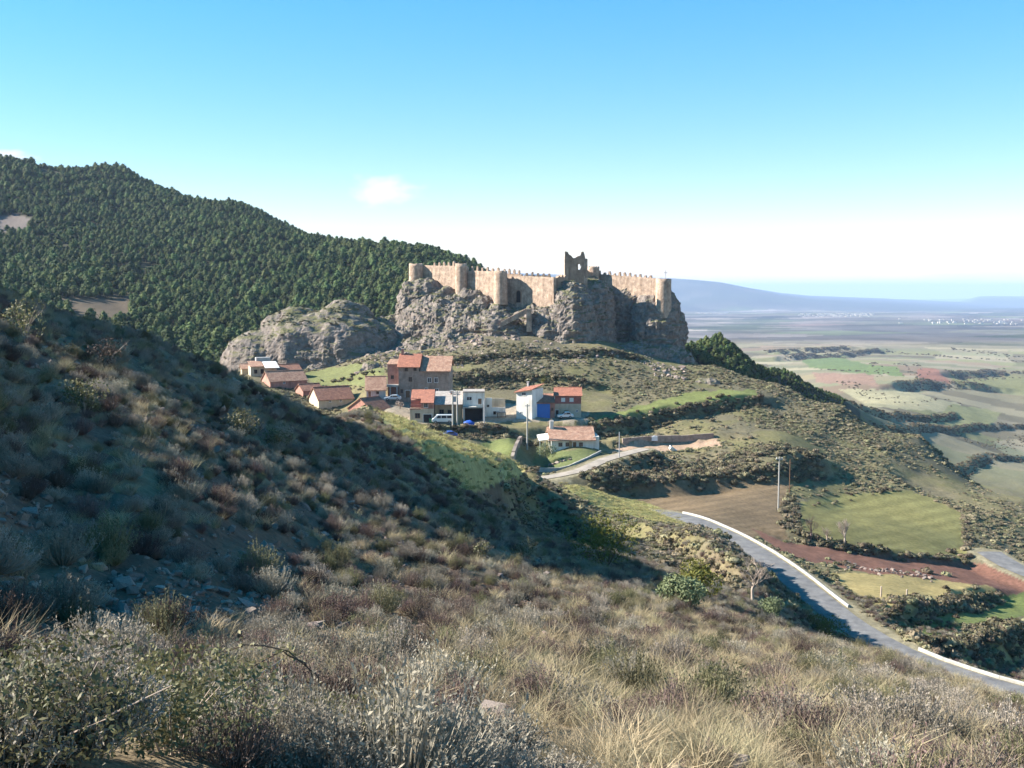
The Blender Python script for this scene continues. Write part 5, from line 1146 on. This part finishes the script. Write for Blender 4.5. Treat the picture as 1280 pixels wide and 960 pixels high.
# far hedge lines between the fields
BP = []
for pl, h, wd, L in BANKS:
    if pl[:, 1].min() > 350: along(pl, int(np.hypot(*np.diff(pl, axis=0).T).sum()*1.5), wd*.7)
for pts, n_, w_ in (([(985,447),(1060,442),(1100,438)],60,6), ([(960,443),(1060,436)],50,6), ([(1090,452),(1100,470),(1090,474)],30,5), ([(1125,455),(1145,476)],30,5), ([(1145,452),(1150,476)],20,5), ([(1020,462),(1085,466)],30,5), ([(1190,472),(1280,468)],40,6), ([(1160,480),(1230,486)],30,6), ([(1050,480),(1080,492),(1130,500)],40,6), ([(1130,505),(1195,498)],20,6), ([(1200,552),(1290,548)],60,6), ([(1240,470),(1250,462)],10,4), ([(1100,437),(1200,446),(1290,452)],60,10), ([(1180,436),(1290,448)],60,12), ([(1080,492),(1100,500)],14,4)):
    g = [tuple(hit(a, b_, 480, 5000))[:2] for a, b_ in pts]; along(g, n_, w_)
bp = np.concatenate(BP); x, y = bp[:, 0], bp[:, 1]; z = H(x, y)
scatter('far_hedges', 'dark hedge lines between the distant fields', np.stack([x, y, z], -1), rz(len(x)), RNG.uniform(1.2, 2.6, len(x))*np.clip(y/1200, .6, 2.0), HEDGE)

# --- bushes and broken stones holding on the crag
for nm in ('castle_rock', 'rock_dome'):
    me = bpy.data.objects[nm].data; n = len(me.vertices); v = np.empty(n*3, np.float32); me.vertices.foreach_get('co', v); v = v.reshape(-1, 3); nm_ = np.empty(n*3, np.float32); me.vertices.foreach_get('normal', nm_); nm_ = nm_.reshape(-1, 3)
    pz = fbm2(v[:, 0]/6., v[:, 2]/3.+v[:, 1]/6., 3, 97); c_ = np.nonzero((nm_[:, 2] > .35) & (pz > .12) & (v[:, 1] < 352))[0]; c_ = RNG.choice(c_, min(len(c_), 520), replace=False)
    scatter(nm+'_bushes', 'small dark bushes rooted in the cracks of the '+('castle crag' if nm == 'castle_rock' else 'rock dome'), v[c_], rz(len(c_)), RNG.uniform(.25, .85, len(c_)), HEDGE+SCRUB)
x, y = wedge(3000, 296, 340, 440, 860, 1.0); z = H(x, y); ok = fbm2(x/9, y/9, 3, 98) > .0; x, y, z = x[ok], y[ok], z[ok]
scatter('scree', 'broken grey boulders and scree at the foot of the crag', np.stack([x, y, z], -1), rz(len(x)), np.clip(RNG.lognormal(-.9, .55, len(x)), .15, 1.6), STONES, .3)

# --- foreground: shrubs, grass, stones
def fg(n, y0, y1, power=1.0): x, y = wedge(n, y0, y1, -120, 1400, power); z = H(x, y); px, py = proj(x, y, z); return x, y, z, px, py
def rubble(px, py, y): return np.exp(-(((px-215)/180)**2+((py-755)/52)**2))*(y < 26)+.7*np.exp(-(((px-40)/60)**2+((py-640)/45)**2))*(y < 30)
def pathm(px, py, y): return np.exp(-(((px-310)/90)**2+((py-690)/30)**2))*(y < 40)
X, Y_, Z, PX, PY = fg(36000, 5.2, 130, .9)
dn = fbm2(X/3.2, Y_/3.2, 3, 93); dg_ = fbm2(X/7, Y_/7, 2, 94)
roadclear = np.ones(len(X), bool)
for line, hw in WAYS: d, _ = way_info(X, Y_, line); roadclear &= d > hw+.8
u_ = RNG.uniform(size=len(X))
ok = roadclear & (u_ < np.clip(.75+.8*dn+.2*(PX < 500), .1, 1)) & (u_ > 1.05*rubble(PX, PY, Y_)) & (u_ > 1.3*pathm(PX, PY, Y_)) & ~((cover(X, Y_, Z) == 9) & (RNG.uniform(size=len(X)) > .05)) & ~((cover(X, Y_, Z) == 10))
X, Y_, Z, PX, PY, dn, dg_ = [q[ok] for q in (X, Y_, Z, PX, PY, dn, dg_)]
# dry grass belongs to the right-hand foot of the slope
dryb = np.exp(-(((PX-850)/330)**2+((PY-890)/80)**2))
kind = RNG.uniform(size=len(X)); 
size = np.clip(RNG.lognormal(-.12, .40, len(X)), .35, 1.8)*np.clip(.85-Y_/200, .7, .85)
k_dry = kind < .10+.22*dryb; k_dark = ~k_dry & (kind < .44+.2*dryb+.3*dg_); k_green = ~k_dry & ~k_dark & (kind > .86); k_grey = ~k_dry & ~k_dark & ~k_green
PTS = np.stack([X, Y_, Z], -1)
frame_ok = (PX > 10) & (PX < 1270) & (PY < 950)
for nm, lab, msk, protos, lab1, grp, nind in (
    ('grey_shrub', 'countless low grey-green shrubs over the near slope', k_grey, GREY, 'low rounded grey-green shrub on the near slope', 'grey-green shrubs of the near slope', 110),
    ('brown_shrub', 'countless dark brown heathy shrubs over the near slope', k_dark, DARK, 'low dark brown twiggy shrub on the near slope', 'brown shrubs of the near slope', 90),
    ('green_shrub', 'scattered olive-green bushy shrubs over the near slope', k_green, GREEN, 'small olive-green bushy shrub on the near slope', 'olive-green shrubs of the near slope', 60)):
    ii = np.nonzero(msk)[0]; vis = ii[frame_ok[ii]]; big = vis[np.argsort(-(size[vis]/Y_[vis]))[:nind]]; rest = np.setdiff1d(ii, big)
    for j, i in enumerate(big):
        o = link(nm, protos[j % len(protos)], None, PTS[i]); o.rotation_euler = (0, 0, RNG.uniform(0, 6.28)); o.scale = (size[i],)*3; tag(o, lab1, 'shrub', grp)
    scatter(nm+'_cover', lab, PTS[rest], rz(len(rest)), size[rest], protos, .12)
ii = np.nonzero(k_dry)[0]
x, y, z, px, py = fg(20000, 5.2, 70, .8); dryb2 = np.exp(-(((px-900)/380)**2+((py-890)/110)**2))+.35*np.exp(-(((px-300)/260)**2+((py-830)/40)**2))
ok = (RNG.uniform(size=len(x)) < .20+.70*dryb2) & (RNG.uniform(size=len(x)) > 1.3*rubble(px, py, y)) & (RNG.uniform(size=len(x)) > 1.4*pathm(px, py, y))
pts = np.concatenate([PTS[ii], np.stack([x, y, z], -1)[ok]]); s = np.clip(RNG.lognormal(-.25, .35, len(pts)), .35, 1.5)
scatter('dry_grass', 'straw-coloured dry grass between the shrubs of the near slope', pts, rz(len(pts)), s, TUFT, .1)
# grass on the spur and verges
x, y = wedge(14000, 66, 215, 380, 900, .8); z = H(x, y); ids = cover(x, y, z); ok = (ids == 9) | (ids == 10); x, y, z = x[ok], y[ok], z[ok]
TUFT2 = [blades(480+i, 60, .42, 1.0, .03, 'grass', .4, .25, .3, 'grass_tuft') for i in range(3)]
scatter('spur_grass', 'rough grass on the sunlit spur and road verge', np.stack([x, y, z], -1), rz(len(x)), RNG.uniform(.5, 1.1, len(x)), TUFT2, .1)
# stones
X, Y_, Z, PX, PY = fg(110000, 6, 70, .6); m1 = rubble(PX, PY, Y_); u_ = RNG.uniform(size=len(X)); sp = np.exp(-(((PX-540)/110)**2+((PY-840)/100)**2))
lf = (PX < 520)*.13*(fbm2(X/4, Y_/4, 3, 99) > 0); ok = u_ < .03+.8*m1+.10*sp+lf; X, Y_, Z, PX, PY = [q[ok] for q in (X, Y_, Z, PX, PY)]
s = np.clip(RNG.lognormal(-2.85, .55, len(X)), .02, .24); pts = np.stack([X, Y_, Z+s*.15], -1)
vis = np.nonzero((PX > 5) & (PX < 1275) & (PY < 945))[0]; big = vis[np.argsort(-(s[vis]/Y_[vis]))[:160]]; rest = np.setdiff1d(np.arange(len(X)), big)
for j, i in enumerate(big):
    o = link('stone', STONES[j % 6], None, pts[i]); o.rotation_euler = (RNG.uniform(-.3, .3), RNG.uniform(-.3, .3), RNG.uniform(0, 6.28)); o.scale = (s[i],)*3; tag(o, 'loose pale stone lying on the near slope', 'stone', 'loose stones of the near slope')
scatter('rubble', 'small stony rubble spread over the near slope', pts[rest], rz(len(rest)), s[rest], STONES, .4)
# ------------------------------------------------------------------ single plants one can point to
def stems(rs, n, w_, h, r0):
    mb = MB()
    for k in range(n):
        a = rs.uniform(0, 6.28); q = rs.uniform(.15, .5)*w_; mb.tube([(0,0,-.15), (q*.4*math.cos(a), q*.4*math.sin(a), h*.4), (q*math.cos(a), q*math.sin(a), h*rs.uniform(.65, .95))], [r0, r0*.7, r0*.3], 5)
    return mb
def hero(name, label, cat, p, w_, h, m, leaf, n, seed, group=None, stem='bark', aspect=.5, nl=7):
    rs = random.Random(seed); o = thing(name, label, cat, p, 0, group); lobes = []
    for k in range(nl):
        a = rs.uniform(0, 6.28); q = w_*.30*rs.uniform(.2, 1); s = w_*rs.uniform(.18, .30); zz = h*rs.uniform(.3, .78); lobes.append((q*math.cos(a), q*math.sin(a), zz, s, s, min(s*1.1, h*.35)))
    r2 = np.random.default_rng(seed); v, f = leafy(r2, n, clump_volume(r2, lobes), leaf, aspect, .7)
    v[:, 2] = np.maximum(v[:, 2], -.05)
    link('foliage', poly_mesh('foliage', v, [tuple(int(i) for i in q) for q in f], m), o); stems(rs, 9, w_, h, max(.005, w_*.006)).build('stem', stem, o)
    return o
def gp(px, py, y0, y1): return G(px, py, y0, y1)
for i, (px_, py_, w_, h, lab) in enumerate(((60,955,1.4,.5,'dense bramble bush in the bottom left corner'), (215,958,1.3,.48,'glossy-leaved bramble bush at the bottom, left of the dark hollow'), (420,958,1.1,.42,'small bramble bush with reddish leaves at the bottom edge'))):
    p = gp(px_, py_, 4, 14); hero('bramble_bush', lab, 'bush', p, w_, h, 'bramble', .015, 3600, 700+i, 'bramble bushes at the bottom edge', 'twig')
for i, (px_, py_, w_, h, lab) in enumerate(((10,945,1.2,.8,'silvery grey bush at the very bottom left edge'), (330,958,1.3,.75,'silvery grey bush at the bottom between the brambles'), (510,962,1.3,.75,'large silvery grey bush at the bottom, left of centre'), (610,968,1.1,.65,'silvery grey bush at the bottom centre'))):
    p = gp(px_, py_, 4, 14); o = thing('silver_bush', lab, 'bush', p, 0, 'silvery bushes at the bottom edge')
    for k in range(10): q = link('foliage', GREY[(i+k) % 5], o, (RNG.uniform(-.35, .35)*w_, RNG.uniform(-.3, .3)*w_, 0)); q.scale = (.9, .9, h*.32/.32); q.rotation_euler = (0, 0, k*1.1)
# arching bramble cane over the rubble
p = gp(300, 925, 4, 14); o = thing('bramble_cane', 'bare arching bramble cane with few leaves in front of the rubble', 'plant', p); rs = random.Random(5)
for a_, b_, hh in (((-.6, .1), (.6, .2), .62), ((.6, .2), (.0, .1), .58), ((-.1, .0), (.5, -.1), .45)):
    pts = [(a_[0]+(b_[0]-a_[0])*t+rs.uniform(-.06, .06), a_[1]+(b_[1]-a_[1])*t, hh*(1-(2*t-1)**2)**.6+.12*t) for t in np.linspace(0, 1, 12)]; mb = MB(); mb.tube(pts, .006, 5); c_ = mb.build('cane', 'bark', o)
    r2 = np.random.default_rng(3); P_ = np.array(pts)[RNG.integers(2, 11, 46)]+RNG.normal(0, .05, (46, 3)); v, f = leafy(r2, 46, lambda n: P_, .02, .6, 2.0); link('leaf_cluster', poly_mesh('leaf_cluster', v, [tuple(int(i) for i in q) for q in f], 'bramble'), c_)['kind'] = 'stuff'
for i, (px_, py_, w_, h, n, lab) in enumerate(((105,517,1.7,.95,700,'pale leafy bush catching the sun high on the shaded slope'), (300,545,2.0,1.1,800,'sunlit leafy bush on the edge of the shaded slope, right of the pale leafy bush'), (345,560,1.5,.9,500,'smaller leafy bush right beside the sunlit bush on the shaded slope'),
        (30,425,2.0,1.3,600,'straggly bush near the crest at the left edge'), (130,462,1.9,1.0,500,'reddish straggly bush below the crest on the left'), (600,695,1.1,.7,400,'olive bush standing among grey shrubs at mid slope'), (655,700,1.5,.9,500,'round olive bush at mid slope, right of the smaller one'))):
    p = gp(px_, py_, 9, 80); hero('leafy_bush', lab, 'bush', p, w_, h, 'bramble' if i != 4 else 'dark_shrub', .05, n, 720+i, 'leafy bushes on the near slope', 'twig')
for i, (px_, py_, w_, h, lab, m_) in enumerate(((757,712,5.0,3.0,'yellow-green broom bush on the shaded bank, left one', 'broom'), (868,752,2.8,1.8,'yellow-green broom bush left of the bare tree', 'broom'), (1028,793,5.0,1.9,'spreading broom bush beside the shaded road', 'broom'), (965,772,2.6,2.0,'grey-green bush right below the bare tree', 'olive'), (845,768,2.6,1.5,'pale grey-green bush left of the broom', 'olive'))):
    p = gp(px_, py_, 40, 120); hero('broom_bush' if m_ == 'broom' else 'grey_bush', lab, 'bush', p, w_, h, m_, .075, 2600, 740+i)
def bare_tree(name, label, p, h, seed, m='twig', spread=.5):
    o = thing(name, label, 'tree', p); rs = random.Random(seed); tr = MB(); tr.tube([(0,0,-.3), (rs.uniform(-.1,.1),0,h*.25), (rs.uniform(-.15,.15),.05,h*.45)], [h*.035,h*.028,h*.018], 7); tr.build('trunk', m, o); cr = MB()
    def grow(p, d, L, r_, lv):
        q = p+d*L; cr.tube([p, (p+q)/2+Vector((rs.uniform(-1,1), rs.uniform(-1,1), rs.uniform(-1,1)))*L*.06, q], [r_, r_*.8, r_*.6], 4)
        if lv == 0: return
        for k in range(rs.choice((3, 4))):
            dd = (d+Vector((rs.uniform(-1,1), rs.uniform(-1,1), rs.uniform(-.25,.8)))*.75).normalized(); grow(p+d*L*rs.uniform(.5, 1), dd, L*rs.uniform(.6, .8), r_*.55, lv-1)
    for k in range(6): a = rs.uniform(0, 6.28); grow(Vector((0, 0, h*rs.uniform(.25, .45))), Vector((math.cos(a)*spread, math.sin(a)*spread, 1)).normalized(), h*.24, h*.014, 3)
    cr.build('crown', m, o); return o
bare_tree('bare_tree', 'small pale leafless tree above the shaded road', gp(941, 752, 60, 125), 4.6, 1, 'twig', .8)
bare_tree('bare_tree', 'leafless tree at the left end of the green field bank', gp(1013, 676, 140, 200), 4.2, 2, 'dark_shrub', .9)
bare_tree('bare_tree', 'tall slim leafless tree beside the green field bank', gp(1056, 684, 140, 200), 5.2, 3, 'twig', .5)
bare_tree('bare_tree', 'short leafless tree between the two leafless field trees', gp(1034, 681, 140, 200), 3.2, 4, 'twig', .6)
p = P(684, 573, 226); o = hero('olive_tree', 'round olive tree on the bungalow lawn', 'tree', p, 5.0, 3.4, 'olive', .12, 2200, 760, nl=9)
p = P(640, 533, 236); hero('yellow_bush', 'autumn yellow bush left of the grey pole', 'bush', P(687, 534, 240), 2.0, 1.8, 'twig', .1, 300, 761)
hero('yellow_shrub', 'yellow-leaved shrub on the slope above the tall white house', 'bush', G(679, 482, 255, 300), 3.0, 2.4, 'broom', .12, 400, 762)
hero('round_bush', 'round tawny bush beside the silver car', 'bush', P(500, 511, 256), 2.6, 2.0, 'twig', .1, 500, 763)
for i in range(7):                             # rock garden
    p = P(682+i*5+RNG.uniform(-2, 2), 574+RNG.uniform(-3, 6), 224); p.z = Hs(p.x, p.y)+.1; o = link('garden_rock', STONES[i % 6], None, p); o.scale = (RNG.uniform(.4, .9),)*3; o.rotation_euler = (0, 0, i); tag(o, 'pale rock of the rock garden before the bungalow', 'rock', 'rocks of the bungalow rock garden')
# tall straw tufts and singled-out stones of the near slope
for i, (px_, py_, s_, lab) in enumerate(((815,868,1.55,'tallest straw-coloured grass tuft, right of centre in the foreground'), (605,892,1.0,'short straw tuft left of the flat white stone'), (60,425+0,1.0,'straw tuft at the left crest') , (1060,905,1.3,'golden straw tuft toward the right in the foreground'), (855,880,1.1,'straw tuft leaning beside the tallest one'))):
    p = gp(px_, py_, 4, 60); o = thing('straw_tuft', lab, 'grass tuft', p, 0, 'tall straw tufts')
    for k in range(3): q = link('blade_cluster', TUFT[(i+k) % 5], o, (RNG.uniform(-.12, .12), RNG.uniform(-.1, .1), 0)); q.scale = (s_, s_, s_*1.15); q.rotation_euler = (0, 0, k*2)
PALE = mat('pale_stone', (.52, .43, .36), .9, .15, 6, .01, 25)
STP = [m_.copy() for m_ in STONES]
for m_ in STP: m_.materials.clear(); m_.materials.append(PALE)
for i, (px_, py_, s_, sc, lab) in enumerate(((497,772,.16,(.7,.7,2.2),'upright pale stone at the edge of the rubble'), (605,822,.13,(1,1,1.2),'pale rounded stone near the centre of the foreground'), (687,918,.22,(1.6,.8,.5),'flat white stone slab in the foreground'), (612,877,.13,(1,.9,1.1),'pale stone left above the flat slab'), (573,892,.16,(1.2,1,.9),'large pale stone left of the straw tuft'), (456,812,.14,(1.3,1,.9),'ochre stone at the lower edge of the rubble'), (520,770,.10,(1,1,1),'small pale stone right of the upright one'))):
    p = gp(px_, py_, 4, 40); p.z += s_*.3*sc[2]; o = link('pale_stone', STP[i % 6], None, p); o.scale = tuple(s_*k for k in sc); o.rotation_euler = (0, .1, i); tag(o, lab, 'stone')
p = gp(757, 850, 5, 30); o = thing('yellow_sprig', 'tiny bright yellow leafy sprig among grey shrubs', 'plant', p); r2 = np.random.default_rng(8)
v, f = leafy(r2, 22, lambda n: np.stack([r2.normal(0, .03, n), r2.normal(0, .03, n), r2.uniform(.15, .36, n)], -1), .035, .6, 1.0); link('foliage', poly_mesh('foliage', v, [tuple(int(i) for i in q) for q in f], 'yellow'), o); mb = MB(); mb.tube([(0,0,-.05), (.01,0,.32)], .006, 5); mb.build('stem', 'twig', o)
# tumbled rubble of the red cutting
X = [];
for i in range(60):
    t = RNG.uniform(); px_ = 1055+t*110; py_ = 708+t*14+RNG.normal(0, 2.2); p = G(px_, py_, 130, 200); p.z += .1; o = link('cut_rock', STONES[i % 6], None, p); o.scale = (RNG.uniform(.2, .5),)*3; o.rotation_euler = (RNG.uniform(-.4, .4), RNG.uniform(-.4, .4), RNG.uniform(0, 6)); tag(o, 'pinkish rock tipped along the red earth cutting', 'rock', 'rocks tipped along the red cutting')

# ------------------------------------------------------------------ haze: the air between here and the far hills
mb = MB(); mb.box(-64000, 64000, -300, 66000, -1400, 190); hz = tag(mb.build('haze', None), 'blue distance haze', kind='stuff')
hm = bpy.data.materials.new('haze'); hm.use_nodes = True; t = hm.node_tree; t.nodes.remove(t.nodes['Principled BSDF']); pv = t.nodes.new('ShaderNodeVolumePrincipled')
pv.inputs['Color'].default_value = (.52, .69, 1.0, 1); pv.inputs['Density'].default_value = 6.0e-5; pv.inputs['Anisotropy'].default_value = .0
t.links.new(pv.outputs[0], t.nodes['Material Output'].inputs['Volume']); hz.data.materials.append(hm)
